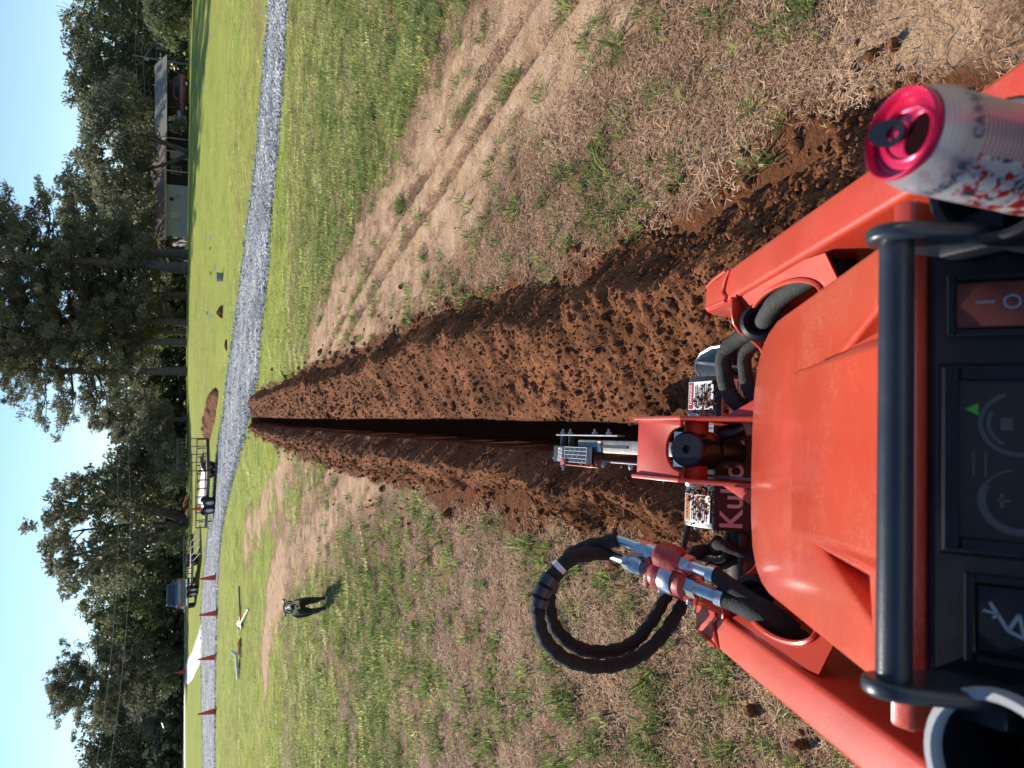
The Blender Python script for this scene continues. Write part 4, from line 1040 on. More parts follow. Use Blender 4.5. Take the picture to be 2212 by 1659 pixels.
tb_o = [(x * 1.3 + .0005, y * 1.15) for x, y in tb_o]; tb_i = [(x * 1.15, y * 1.1) for x, y in tb_i]
tbz = lambda x: ZL + .0030 + max(0, x - .004) * .16
Nn = 24
v = [(x, y, tbz(x) + .0012) for x, y in tb_o] + [(x - .006, y, tbz(x - .006) + .0012) for x, y in tb_i] + [(x, y, tbz(x)) for x, y in tb_o] + [(x - .006, y, tbz(x - .006)) for x, y in tb_i]
f = []
for k in range(Nn):
    j = (k + 1) % Nn
    f += [(k, j, Nn + j, Nn + k), (2 * Nn + k, 3 * Nn + k, 3 * Nn + j, 2 * Nn + j), (Nn + k, Nn + j, 3 * Nn + j, 3 * Nn + k), (k, 2 * Nn + k, 2 * Nn + j, j)]
tab = mesh_obj('pull_tab', v, f, M_TAB, lid)
MB().lathe([(.0022, 0), (.0026, .002), (.0018, .0032)], (.0042, 0, ZL), n=14).build('rivet', M_LID, lid, smooth=True)
def around(body, zc_, a_mid, size, mat, step):
    for k, ch in enumerate(body):
        a = a_mid + (k - (len(body) - 1) / 2) * step
        rr_ = CR + .0008 if zc_ < CH - .02 else .0320 - (zc_ - (CH - .02)) * .20
        o = Vector((math.cos(a) * rr_, math.sin(a) * rr_, zc_)); tdir = Vector((-math.sin(a), math.cos(a), 0))
        lettering(ch, size, mat, can, frame(o + Vector((math.cos(a), math.sin(a), .2)) * .0005, tdir, (0, 0, 1)), .0001)
M_INK = pmat('dark blue can ink', (.035, .045, .10), .5)
around('SUGAR', CH - .0275, 2.25, .0108, M_INK, .23)
around('CARBS', CH - .0275, -2.55, .0098, M_INK, .23)
MB().lathe([(.010, 0), (.011, .003), (.008, .006)], (.366, .372, at_(.372)), (0, .39, .92), 14).build('arm_bolt', M_STEEL, mach, smooth=True)
# ================================================================== TREES
def leaf_mat(name, dark, light, trans=.35):
    m, n, l, b = new_mat(name)
    ge = n.new('ShaderNodeNewGeometry')
    no = nd(n, 'ShaderNodeTexNoise', Scale=.55, Detail=3.); l.new(ge.outputs['Position'], no.inputs['Vector'])
    wn_ = n.new('ShaderNodeTexWhiteNoise'); l.new(ge.outputs['Position'], wn_.inputs['Vector'])
    k = mth(n, l, 'ADD', mth(n, l, 'MULTIPLY', no.outputs[0], .8), mth(n, l, 'MULTIPLY', wn_.outputs['Value'], .15))
    r = ramp(n, [(.30, dark), (.72, light)]); l.new(k, r.inputs[0])
    l.new(r.outputs[0], b.inputs['Base Color']); b.inputs['Roughness'].default_value = .55; b.inputs['Specular IOR Level'].default_value = .4
    tr_ = n.new('ShaderNodeBsdfTranslucent'); l.new(r.outputs[0], tr_.inputs[0])
    mx = n.new('ShaderNodeMixShader'); mx.inputs[0].default_value = trans
    l.new(b.outputs[0], mx.inputs[1]); l.new(tr_.outputs[0], mx.inputs[2]); l.new(mx.outputs[0], n['Material Output'].inputs[0])
    return m
M_PINE = leaf_mat('pine needles', (.092, .102, .062), (.33, .315, .205), .48)
M_OAK = leaf_mat('dark leaves', (.072, .090, .044), (.27, .275, .140), .46)
M_LITE = leaf_mat('fresh leaves', (.05, .075, .014), (.13, .17, .035), .42)
M_YEL = leaf_mat('yellow green leaves', (.13, .19, .015), (.27, .36, .04), .6)
M_WILL = leaf_mat('grey green leaves', (.11, .13, .065), (.26, .28, .15), .42)
M_WOOD = leaf_mat('dark wood leaves', (.044, .058, .033), (.17, .182, .098), .38)  # darker leaf tone for the background wood and two dark trees
M_BARK = pmat('grey brown bark', (.10, .082, .072), .95, var=.45, scale=3., bump=.8, bscale=9.)
def leaves(C, rad, n, size, asp=.5, flat=1.):
    C = np.repeat(np.asarray(C, float), n, 0); N = len(C)
    rad = np.repeat(np.broadcast_to(np.asarray(rad, float), (N // n,)), n)
    o = RNG.normal(0, 1, (N, 3)); o /= np.linalg.norm(o, axis=1)[:, None]; o *= (RNG.random(N) ** .45 * rad)[:, None]; o[:, 2] *= flat
    P = C + o
    u = RNG.normal(0, 1, (N, 3)); u /= np.linalg.norm(u, axis=1)[:, None]
    w = np.cross(u, RNG.normal(0, 1, (N, 3))); w /= np.linalg.norm(w, axis=1)[:, None]
    s = size * (RNG.uniform(.45, 1.0, N) + .7 * RNG.random(N) ** 4)[:, None]
    V = np.stack([P - u * s * .5, P - w * s * asp * .5, P + u * s * .5, P + w * s * asp * .5], 1).reshape(-1, 3)
    return V, np.arange(N * 4).reshape(-1, 4)
def tx(Y, y, X=400.):
    d = ray(X, Y); return d.x * y / d.y
def top_h(X, Y, y):
    d = ray(X, Y); x = d.x * y / d.y
    return CAM_H + d.z * y / d.y - gz(tx(Y, y), y)
def plant(name, label, cat, x, y, group=None):
    return thing(name, label, cat, (x, y, gz(x, y) - .05), RNG.random() * 6.28 if False else 0, group)
def pine(label, x, y, h, cr, base=.32, nb=58, lean=(0, 0), tr=.34, mat=None, leaf=.38, group=None, dens=52, shape='tall'):
    t = plant('pine_tree', label, 'tree', x, y, group)
    top = Vector((lean[0], lean[1], h))
    P = [Vector((0, 0, 0)).lerp(top, k / 10) + Vector((math.sin(k * 1.3 + x) * .08, math.cos(k * 1.7 + x) * .08, 0)) for k in range(11)]
    rad = [tr * (1.25 if k == 0 else 1 - .9 * (k / 10) ** 1.2) for k in range(11)]
    mb = MB().tube(P, rad, 9)
    C, Rr = [], []
    for i in range(nb):
        f = base + (1 - base) * ((i + RNG.random()) / nb)
        p = Vector((0, 0, 0)).lerp(top, f)
        q = (f - base) / (1 - base)
        L = cr * ((.62 + .5 * math.sin(math.pi * min(1, q * 1.15 + .12))) * (1 - q ** 3.2) if shape == 'tall' else (1.0 - .55 * abs(q - .45)) * (1 - q ** 4)) * RNG.uniform(.55, 1.15) + .5
        a = RNG.random() * 6.283
        up = -.22 + .75 * q + RNG.normal(0, .12)
        d = Vector((math.cos(a), math.sin(a), up)).normalized()
        e = p + d * L + Vector((0, 0, .04 * L * L * .3))
        m_ = p + d * L * .5 + Vector((0, 0, -.06 * L))
        mb.tube([p, m_, e], [max(.02, rad[min(10, int(f * 10))] * .3), .045, .015], 4)
        nc = max(2, int(L / .58))
        for k in range(nc):
            s_ = .30 + .70 * (k + RNG.random()) / nc
            c = p.lerp(e, s_) + Vector((RNG.normal(0, .32), RNG.normal(0, .32), RNG.normal(.05, .28)))
            C.append(c); Rr.append(RNG.uniform(.34, .66))
    C.append(top); Rr.append(.6)
    mb.build('trunk', M_BARK, t)
    v, q = leaves([tuple(c) for c in C], Rr, dens, leaf, .30, .8)
    big_mesh('crown', v, q, None, mat or M_PINE, t)
    return t
def broad(label, x, y, h, cr, ch, mat, n_cl=210, dens=42, leaf=.52, name='broadleaf_tree', cat='tree', tr=.3, stems=1, group=None, low=.0, crx=None, gap=.0, rcl=(.7, 1.25), deplen=1.):
    """cr: crown half width, ch: crown height (from the top down)"""
    t = plant(name, label, cat, x, y, group)
    mb = MB(); cz = h - ch / 2
    ph = RNG.random() * 9
    for s in range(stems):
        a0 = 6.283 * s / stems + ph
        b_ = Vector((math.cos(a0), math.sin(a0), 0)) * (tr * .8 if stems > 1 else 0)
        spread = cr * (.45 if stems > 1 else .1)
        mid = b_ + Vector((math.cos(a0) * spread * .4, math.sin(a0) * spread * .4, (h - ch) * 1.0))
        end = mid + Vector((math.cos(a0) * spread, math.sin(a0) * spread * deplen, ch * .72))
        mb.tube(spline([b_, b_.lerp(mid, .5), mid, mid.lerp(end, .5) + Vector((.2, 0, 0)), end], 3), [tr * (1.2 - .078 * k) for k in range(13)], 8)
        for k in range(9):
            p = mid.lerp(end, .1 + .1 * k); a = RNG.random() * 6.283
            e = p + Vector((math.cos(a), math.sin(a) * deplen, .75)).normalized() * cr * RNG.uniform(.22, .5)
            mb.tube([p, p.lerp(e, .5) + Vector((0, 0, -.1)), e], [tr * .32, tr * .2, .03], 5)
    mb.build('trunk', M_BARK, t)
    C, Rr = [], []
    k = 0
    while len(C) < n_cl and k < n_cl * 8:
        k += 1
        d = RNG.normal(0, 1, 3); d /= np.linalg.norm(d)
        lump = .84 + .28 * vnoise(d[0] * 2.2 + ph + 20, d[2] * 2.2 + d[1] * 1.7 + 20, 5)
        r = (.35 + .65 * RNG.random() ** .45) * lump
        p = np.array([d[0] * cr * r, d[1] * cr * r * deplen, cz + d[2] * ch * .5 * r])
        if p[2] < low: continue
        if gap and vnoise(p[0] * .5 + ph, p[2] * .5 + 30, 9) < gap: continue
        C.append(p); Rr.append(RNG.uniform(*rcl))
    v, q = leaves(C, Rr, dens, leaf, .55, .75)
    big_mesh('crown', v, q, None, mat, t)
    return t
# tall pines whose trunks stand at the edge of the lawn
PG = 'tall pines at the edge of the lawn'
for Y, y, h, cr, base, lab, tr_ in (
        (552, 82, 26, 5.6, .15, 'tall pine with thick dark trunk, right one of the close pair', .52),
        (579, 79, 27, 5.8, .15, 'tall pine with thick grey trunk, left one of the close pair', .56),
        (640, 86, 27, 5.4, .08, 'tall pine with drooping branches behind the close pair of trunks', .40),
        (697, 81, 26, 5.2, .13, 'tall pine, right one of the two thin neighbours by the yellow green shrub', .36),
        (716, 84, 25, 5.0, .12, 'tall pine, left one of the two thin neighbours by the yellow green shrub', .34),
        (738, 79, 28, 5.0, .16, 'tall straight pine standing in front of the yellow green shrub', .38),
        (804, 78, 27, 5.2, .17, 'leftmost tall pine of the row, straight grey trunk and ragged crown', .40)):
    pine(lab, tx(Y, y), y, h, cr, base, tr=tr_ * .95, group=PG, nb=112, lean=(RNG.normal(0, .3), 0))
pine('slender pine rising behind the soil heap left of the tall pines', tx(905, 84), 84, top_h(225, 905, 84), 4.2, .25, tr=.26, nb=50)
pine('dark pine behind the nearer trailer', tx(985, 92), 92, top_h(268, 985, 92), 5.0, .12, tr=.26, nb=54)
broad('big round crowned tree with several dark stems behind the trailers', tx(1128, 88), 88, top_h(62, 1128, 88), 7.2, 12.6, M_PINE, 330, 46, .46, tr=.36, stems=5, gap=.30, rcl=(.55, 1.05), low=4.)
broad('leafy tree right of the big round crowned tree', tx(1035, 96), 96, top_h(205, 1035, 96), 4.6, 9.5, M_OAK, 150, 40, .5)
broad('leafy bright tipped tree between the round crowned tree and the left pine', tx(1268, 102), 102, top_h(172, 1268, 102), 6.0, 11.0, M_OAK, 190, 42, .5, gap=.2)
broad('leafy tree standing behind the pickup cab', tx(1338, 108), 108, top_h(190, 1338, 108), 5.5, 10.5, M_LITE, 150, 40, .5, gap=.2)
pine('bushy topped pine with bare upper stem on the left', tx(1418, 100), 100, top_h(108, 1418, 100), 6.6, .30, tr=.36, nb=110, shape='wide', lean=(-1.2, 0))
broad('low dark tree left of the bushy topped pine', tx(1490, 110), 110, top_h(262, 1490, 110), 6.4, 9.0, M_PINE, 170, 42, .5)
broad('broad dark conifer with feathery outline at the far left', tx(1575, 118), 118, top_h(160, 1575, 118), 8.2, 15.0, M_WOOD, 320, 44, .55, rcl=(.8, 1.4), low=.5)
broad('sunlit leafy tree at the very left edge', tx(1655, 122), 122, top_h(215, 1655, 122), 6.0, 13., M_OAK, 190, 42, .5, low=.5)
# right-hand grove above the houses
broad('tall dark tree above the white house', tx(505, 100), 100, top_h(120, 505, 100), 5.6, 12.5, M_OAK, 220, 42, .5, deplen=.8)
broad('dark spreading tree above the open carport', tx(330, 88), 88, top_h(168, 330, 88), 7.6, 8.2, M_PINE, 280, 42, .46, gap=.16, stems=3, deplen=.6, tr=.22, low=3.4)
broad('tall dark tree behind the white house roof', tx(425, 112), 112, top_h(112, 425, 112), 6.2, 13.5, M_OAK, 230, 42, .52)
broad('dark round tree behind the carport roof', tx(245, 112), 112, top_h(140, 245, 112), 6.6, 13.0, M_OAK, 240, 42, .52)
broad('dark tree just left of the utility pole', tx(185, 106), 106, top_h(138, 185, 106), 5.6, 12.0, M_WOOD, 200, 42, .5)
broad('dark tree with rounded top right of the utility pole', tx(105, 114), 114, top_h(128, 105, 114), 6.2, 13.5, M_OAK, 230, 42, .52)
broad('lighter leafy tree at the upper right corner of the grove', tx(18, 118), 118, top_h(165, 18, 118), 6.6, 13.5, M_LITE, 220, 40, .52, gap=.15)
broad('weeping grey green tree near the utility pole on the far right', tx(8, 68), 68, top_h(308, 8, 68), 3.6, 3.9, M_WILL, 170, 60, .34, tr=.16, rcl=(.5, .9))
bt = plant('bare_tree', 'leafless twiggy treetop showing above the dark rounded tree', 'tree', tx(75, 120), 120)
mb = MB(); hb = top_h(118, 75, 120); mb.tube([(0, 0, 0), (.1, 0, hb * .45), (.3, 0, hb * .75)], [.2, .14, .07], 6)
for k in range(44):
    p = Vector((.2, 0, hb * RNG.uniform(.55, .78))); a = RNG.random() * 6.28; e = p + Vector((math.cos(a) * RNG.uniform(.5, 2.2), math.sin(a) * 1.5, RNG.uniform(1., hb * .26)))
    mb.tube([p, p.lerp(e, .5) + Vector((RNG.normal(0, .2), 0, 0)), e], [.06, .04, .025], 4)
mb.build('trunk', pmat('pale twigs', (.22, .19, .17), .9), bt)
broad('bright yellow green sunlit shrub behind the thin pine trunks', tx(715, 90), 90, top_h(327, 715, 90), 2.3, 2.7, M_YEL, 110, 60, .26, name='garden_shrub', cat='shrub', tr=.07, rcl=(.25, .5))
broad('pale leaved shrub in front of the carport', tx(272, 92), 92, 2.3, 1.0, 2.2, M_WILL, 40, 40, .2, name='garden_shrub', cat='shrub', tr=.05, rcl=(.25, .45))
broad('green shrub with pale blossom behind the nearer trailer', tx(1003, 80), 80, 3.4, 2.6, 3.2, M_WILL, 70, 44, .26, name='garden_shrub', cat='shrub', tr=.08, rcl=(.35, .7))
broad('pale leaved shrub beside the stems of the big round crowned tree', tx(1160, 84), 84, 2.6, 1.5, 2.3, M_WILL, 50, 44, .24, name='garden_shrub', cat='shrub', tr=.06, rcl=(.3, .6))
broad('leafy bush in deep shade left of the pickup', tx(1450, 96), 96, 3.6, 2.8, 3.4, M_OAK, 80, 40, .3, name='garden_shrub', cat='shrub', tr=.08, rcl=(.4, .8))
# the wood behind, which reads as one dark mass
C, Rr = [], []
for k in range(2100):
    x = RNG.uniform(-105, 105); y = RNG.uniform(122, 150)
    hmax = 8.5 + 3.5 * vnoise(x * .07 + 50, y * .1, 91)
    C.append((x, y, gz(x, y) + hmax * RNG.random() ** .8)); Rr.append(RNG.uniform(1.1, 2.1))
for k in range(900):
    x = RNG.uniform(-62, 16); y = RNG.uniform(100, 118) if x < -6 else RNG.uniform(92, 106)
    C.append((x, y, gz(x, y) + RNG.uniform(.0, 3.4 if x < -6 else 4.6))); Rr.append(RNG.uniform(.7, 1.5))
for k in range(260):
    x = RNG.uniform(12, 70); y = RNG.uniform(104, 116)
    C.append((x, y, gz(x, y) + RNG.uniform(.0, 4.5))); Rr.append(RNG.uniform(.8, 1.6))
v, q = leaves(C, Rr, 26, 1.0, .6)
tag(big_mesh('woodland', v, q, None, M_WOOD), 'dense dark woodland behind the houses and single trees', 'woodland', kind='stuff')
# ================================================================== HOUSES
M_SIDING = pmat('white siding', (.44, .45, .46), .7, var=.06, scale=2.)
M_ROOFB = pmat('brown shingle roof', (.26, .17, .13), .95, var=.4, scale=2.2, bump=.6, bscale=30.)
M_ROOFP = pmat('pale metal roof', (.26, .24, .19), .55, var=.15, scale=1.)
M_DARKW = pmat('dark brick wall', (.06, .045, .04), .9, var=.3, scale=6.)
M_TRIM = pmat('cream trim', (.55, .52, .46), .7, var=.08)
M_GLASS = pmat('dark window glass', (.015, .02, .025), .08, var=.1, spec=.8)
HY = 96.0
hx0, hx1, hx2 = tx(512, HY), tx(402, HY), tx(302, HY)
hz = gz(25, HY)
hs = thing('ranch_house', 'low white sided house with brown roof under the trees', 'house', (hx0, HY, hz - .1))
W1, W2 = hx1 - hx0, hx2 - hx0
MB().box((W1 / 2, 3.5, 1.3), (W1, 7, 2.6)).build('wall', M_SIDING, hs)
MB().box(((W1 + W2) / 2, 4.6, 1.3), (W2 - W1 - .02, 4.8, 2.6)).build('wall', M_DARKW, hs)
MB().prism([(-.6, -.5, 2.62), (-.6, 8.0, 2.62), (-.6, 3.7, 4.25)], [(W2 + .6, -.5, 2.62), (W2 + .6, 8.0, 2.62), (W2 + .6, 3.7, 4.25)]).build('roof', M_ROOFB, hs)
MB().box((W2 / 2, -.52, 2.56), (W2 + 1.3, .05, .2)).build('fascia', M_TRIM, hs)
for x in (W1 + 1.6, W1 + 4.0, W2 - .1): MB().box((x, -.3, 1.25), (.12, .12, 2.5)).build('porch_post', M_TRIM, hs)
def window(par, x, y, z, w, h):
    f = MB()
    for a in ((x - w / 2, z, .06, h), (x + w / 2, z, .06, h), (x, z - h / 2, w, .06), (x, z + h / 2, w, .06), (x, z, w, .03)): f.box((a[0], y - .03, a[1]), (a[2], .08, a[3]))
    wf = f.build('window', M_TRIM, par); MB().box((x, y - .008, z), (w, .03, h)).build('pane', M_GLASS, wf)
window(hs, W1 * .42, 0, 1.45, .95, 1.0); window(hs, W1 * .78, 0, 1.2, .45, .6)
window(hs, W1 + 2.4, 2.2, 1.4, 1.0, 1.1)
MB().lathe([(.22, 0), (.24, .04), (.1, .08)], (W1 * .72, -.02, 1.9), (0, -1, 0), 16).build('round_vent', M_DARKW, hs)
MB().box((W2 - 1.4, 2.16, 1.05), (.95, .06, 2.05)).build('door', M_TRIM, hs)
cx0, cx1 = tx(292, 94), tx(128, 94)
cp = thing('carport', 'open carport with pale roof and dark inside near the red car', 'carport', (cx0, 94, gz(35, 94) - .1))
CW = cx1 - cx0
MB().prism([(-.3, -.6, 2.5), (-.3, 7.2, 2.5), (-.3, 3.4, 3.9)], [(CW, -.6, 2.5), (CW, 7.2, 2.5), (CW, 3.4, 3.9)]).build('roof', M_ROOFP, cp)
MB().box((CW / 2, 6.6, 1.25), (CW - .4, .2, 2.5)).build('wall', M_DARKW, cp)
for x in (.1, CW * .33, CW * .66, CW - .3): MB().box((x, -.3, 1.25), (.13, .13, 2.5)).build('post', M_DARKW, cp)
tk = thing('oil_tank', 'grey boxy tank standing under the open carport', 'tank', (tx(258, 93), 93.2, gz(33, 93)))
MB().tube([(-.9, 0, .75), (.9, 0, .75)], .55, 14).build('tank_shell', pmat('grey tank', (.30, .30, .29), .6), tk, smooth=True)
for x in (-.6, .6): MB().box((x, 0, .12), (.1, .7, .3)).build('leg', M_DARKW, tk)

# ================================================================== VEHICLES (local +y is forward)
M_TYRE = pmat('tyre', (.02, .02, .021), .8, var=.2, bump=.3, bscale=60.)
M_RIMW = pmat('white wheel rim', (.62, .62, .60), .4, var=.1, coat=.2)
M_RIMS = pmat('alloy wheel rim', (.5, .51, .53), .3, metal=.8)
M_TAIL = pmat('red lamp glass', (.35, .01, .012), .2, coat=.5)
M_CHROME = pmat('chrome', (.7, .7, .72), .12, metal=1.)
def wheel(par, x, y, r, w, rim, sgn):
    t = MB().lathe([(r * .62, -w / 2), (r * .95, -w / 2), (r, -w * .35), (r, w * .35), (r * .95, w / 2), (r * .62, w / 2)], (x, y, r), (1, 0, 0), 26, close=True).build('wheel', M_TYRE, par, smooth=True)
    MB().lathe([(r * .64, -w * .3), (r * .64, w * .30), (r * .55, w * .36), (r * .50, w * .12), (r * .22, w * .16), (r * .20, w * .36), (.01, w * .38)], (x, y, r), (sgn, 0, 0), 22).build('rim', rim, t, smooth=True)
    for k in range(5):
        a = 6.283 * k / 5; MB().lathe([(r * .045, 0), (r * .045, w * .04)], (x + sgn * w * .15, y + math.cos(a) * r * .36, r + math.sin(a) * r * .36), (sgn, 0, 0), 6).build('hand_hole', M_DECBLK, t)
    return t
def quad_part(par, pts, mat, name, push=(0, 0, 0)):
    p = Vector(push); return mesh_obj(name, [Vector(q) + p for q in pts], [tuple(range(len(pts)))], mat, par)
def pickup(name, label, paint, loc, rz):
    t = thing(name, label, 'pickup truck', loc, rz)
    W = .98
    def side(ylist): return ylist
    low = [(-2.85, .55), (-2.85, 1.22), (-.95, 1.24), (-.95, 1.28), (1.05, 1.28), (2.55, 1.16), (2.85, .98), (2.85, .50), (2.45, .42), (-2.5, .45)]
    body = MB().prism([(-W, y, z) for y, z in low], [(W, y, z) for y, z in low]).build('body', paint, t, bevel=.05, seg=3)
    MB().box((0, -1.92, 1.10), (1.62, 1.72, .32)).build('bed_floor', M_DECBLK, t)
    cab = MB().hull8([(-.94, -.92, 1.24), (.94, -.92, 1.24), (.94, 1.25, 1.24), (-.94, 1.25, 1.24)], [(-.72, -.72, 1.92), (.72, -.72, 1.92), (.72, .35, 1.92), (-.72, .35, 1.92)]).build('cab', paint, t, bevel=.05, seg=3)
    quad_part(t, [(-.78, -.895, 1.34), (.78, -.895, 1.34), (.66, -.765, 1.82), (-.66, -.765, 1.82)], M_GLASS, 'rear_window', (0, -.012, 0))
    quad_part(t, [(-.80, 1.09, 1.34), (.80, 1.09, 1.34), (.66, .50, 1.83), (-.66, .50, 1.83)], M_GLASS, 'windscreen', (0, .02, .012))
    for s in (-1, 1):
        for y0, y1, u0, u1 in ((-.78, .08, -.62, .06), (.14, 1.02, .12, .42)):
            quad_part(t, [(s * .915, y0, 1.32), (s * .915, y1, 1.32), (s * .765, u1, 1.82), (s * .765, u0, 1.82)], M_GLASS, 'side_window', (s * .012, 0, 0))
        for y in (-1.75, 1.85):
            MB().lathe([(.46, 0), (.46, .03), (.39, .035)], (s * (W - .01), y, .42), (s, 0, 0), 20).build('wheel_arch', M_DECBLK, t)
            wheel(t, s * .90, y, .40, .27, M_RIMS, s)
        MB().box((s * .90, -2.86, 1.02), (.13, .05, .34)).build('tail_lamp', M_TAIL, t, bevel=.01)
        MB().box((s * .80, 2.84, .92), (.30, .06, .18)).build('headlight', M_RIMW, t, bevel=.01)
        MB().box((s * 1.10, .92, 1.36), (.18, .10, .22)).build('mirror', M_DECBLK, t, bevel=.02)
        MB().box((s * .985, .55, 1.02), (.02, .16, .03)).build('door_handle', M_CHROME, t)
        MB().tube([(s * .99, -.75, .48), (s * .99, 1.3, .48)], .04, 8).build('side_step', M_DECBLK, t)
    MB().box((0, -2.865, 1.02), (1.62, .04, .40)).build('tailgate', paint, t, bevel=.015)
    MB().box((0, -2.93, .58), (1.9, .16, .18)).build('rear_bumper', M_CHROME, t, bevel=.03)
    MB().box((0, 2.92, .56), (1.9, .16, .22)).build('front_bumper', M_CHROME, t, bevel=.03)
    MB().box((0, 2.87, .88), (1.2, .05, .26)).build('grille', M_DECBLK, t)
    MB().box((0, -.73, 1.90), (.35, .04, .04)).build('brake_lamp', M_TAIL, t)
    return t
M_SILVER = pmat('dark blue grey paint', (.10, .12, .15), .18, metal=.6, var=.06, coat=.6)
px, py = tx(1276, 56.3, 424), 56.3
A1 = R(17.5)
fx, fy = -math.sin(A1), math.cos(A1)
tcx, tcy = px + fx * 2.9, py + fy * 2.9
pickup('pickup_truck', 'dark shiny pickup truck hitched to the far trailer beyond the gravel', M_SILVER, (tcx, tcy, gz(tcx, tcy) + .02), A1)
def suv(label, paint, loc, rz):
    t = thing('parked_car', label, 'car', loc, rz)
    low = [(-2.2, .45), (-2.25, .95), (-2.0, 1.05), (.9, 1.05), (2.05, .92), (2.25, .7), (2.2, .38), (-2.1, .38)]
    MB().prism([(-.9, y, z) for y, z in low], [(.9, y, z) for y, z in low]).build('body', paint, t, bevel=.06, seg=3)
    MB().hull8([(-.86, -2.0, 1.03), (.86, -2.0, 1.03), (.86, 1.0, 1.03), (-.86, 1.0, 1.03)], [(-.68, -1.7, 1.66), (.68, -1.7, 1.66), (.68, .15, 1.66), (-.68, .15, 1.66)]).build('cabin', paint, t, bevel=.06, seg=3)
    for s in (-1, 1):
        quad_part(t, [(s * .845, -1.8, 1.08), (s * .845, .85, 1.08), (s * .71, .12, 1.58), (s * .71, -1.6, 1.58)], M_GLASS, 'side_window', (s * .012, 0, 0))
        for y in (-1.35, 1.35): wheel(t, s * .82, y, .34, .22, M_RIMS, s)
        MB().box((s * .7, 2.2, .72), (.3, .08, .14)).build('headlight', M_RIMW, t)
        MB().box((s * .75, -2.22, .85), (.2, .06, .25)).build('tail_lamp', M_TAIL, t)
    quad_part(t, [(-.76, .93, 1.08), (.76, .93, 1.08), (.64, .22, 1.58), (-.64, .22, 1.58)], M_GLASS, 'windscreen', (0, .025, .02))
    quad_part(t, [(-.76, -1.97, 1.08), (.76, -1.97, 1.08), (.64, -1.75, 1.58), (-.64, -1.75, 1.58)], M_GLASS, 'rear_window', (0, -.02, .01))
    return t
x = tx(205, 92.5); suv('red car parked half under the open carport', pmat('dark red car paint', (.15, .010, .014), .25, var=.06, coat=.5), (x, 92.5, gz(x, 92.5)), R(64))
x = tx(968, 98); suv('pale car in deep shade behind the nearer trailer', pmat('pale blue car paint', (.42, .48, .55), .3, var=.05, coat=.4), (x, 98, gz(x, 98) + .9), R(8))

# ---- trailers (origin at rear centre, +y towards the hitch)
M_TRAIL = pmat('black trailer steel', (.022, .022, .024), .45, var=.25, scale=6., coat=.1)
M_PLANK = pmat('weathered pale planks', (.52, .43, .35), .85, var=.22, scale=3.)
def trailer(label, loc, rz, L, W, rails, gate_up, wheels_y, group):
    t = thing('utility_trailer', label, 'trailer', loc, rz, group)
    Z = .55
    npl = 12
    pm = None
    for k in range(npl):
        x = -W / 2 + W * (k + .5) / npl
        o = MB().box((x, L / 2, Z), (W / npl - .012, L, .045)).build('plank', M_PLANK, t)
    fr = MB()
    for s in (-1, 1): fr.box((s * W / 2, L / 2, Z - .08), (.07, L, .14))
    for y in np.linspace(.05, L - .05, 7): fr.box((0, y, Z - .09), (W - .08, .06, .10))
    fr.build('frame', M_TRAIL, t)
    if rails:
        for s in (-1, 1):
            rl = MB().box((s * W / 2, L / 2, Z + rails), (.06, L, .05)).build('side_rail', M_TRAIL, t)
            for y in np.linspace(.04, L - .04, 8): MB().box((s * W / 2, y, Z + rails / 2), (.045, .045, rails)).build('rail_post', M_TRAIL, rl)
        MB().box((0, L, Z + rails), (W, .06, .05)).build('front_rail', M_TRAIL, t)
    g = MB(); gh = 1.42
    def gp_(x, h): return (x, -.04, Z + h) if gate_up else (x, -h * .93, Z - h * .36)
    def bar_(a, b, w):
        g.tube([gp_(*a), gp_(*b)], w, 6)
    for k in range(5): bar_((-W / 2 + W * k / 4, 0), (-W / 2 + W * k / 4, gh), .024)
    bar_((-W / 2, 0), (W / 2, 0), .028); bar_((-W / 2, gh), (W / 2, gh), .028)
    gt_ = g.build('ramp_gate', M_TRAIL, t)
    ms = MB()
    for k in range(1, 40): ms.tube([gp_(-W / 2 + W * k / 40, 0), gp_(-W / 2 + W * k / 40, gh)], .0022, 3)
    for k in range(1, 28): ms.tube([gp_(-W / 2, gh * k / 28), gp_(W / 2, gh * k / 28)], .0022, 3)
    mo = ms.build('gate_mesh', M_TRAIL, gt_); mo['kind'] = 'stuff'
    for s in (-1, 1):
        for y in wheels_y: wheel(t, s * (W / 2 + .16), y, .36, .20, M_RIMW, s)
        c = sum(wheels_y) / len(wheels_y); sp = (wheels_y[-1] - wheels_y[0]) / 2 + .46
        pr_ = [(c - sp, .60), (c - sp * .72, .82), (c + sp * .72, .82), (c + sp, .60), (c + sp * .94, .58), (c + sp * .68, .79), (c - sp * .68, .79), (c - sp * .94, .58)]
        MB().prism([(s * (W / 2 + .04), y, z) for y, z in pr_], [(s * (W / 2 + .28), y, z) for y, z in pr_]).build('fender', M_TRAIL, t)
        MB().box((s * (W / 2 - .1), -.05, Z - .1), (.16, .03, .08)).build('tail_lamp', M_TAIL, t)
    tg = MB()
    for s in (-1, 1): tg.tube([(s * W / 2 * .9, L, Z - .1), (0, L + 1.25, Z - .1)], .045, 6)
    tg.build('tongue', M_TRAIL, t)
    MB().tube([(0, L + 1.1, .05), (0, L + 1.1, .85)], .035, 8).build('jack', M_TRAIL, t)
    return t
TG = 'utility trailers beyond the gravel'
x1, y1 = tx(981, 34.3, 458), 34.3
A2 = R(40); TS = .84
trailer('nearer utility trailer with upright mesh ramp gate beside the soil heap', (x1, y1, gz(x1, y1)), A2, 5.9, 2.05, .46, True, (2.85, 3.65), TG).scale = (TS, TS, TS)
rx, ry = tx(1183, 50.5, 436), 50.5
hx, hy = px - fx * .1, py - fy * .1
A3 = math.atan2(-(hx - rx), hy - ry)
L3 = math.hypot(hx - rx, hy - ry) - 1.3
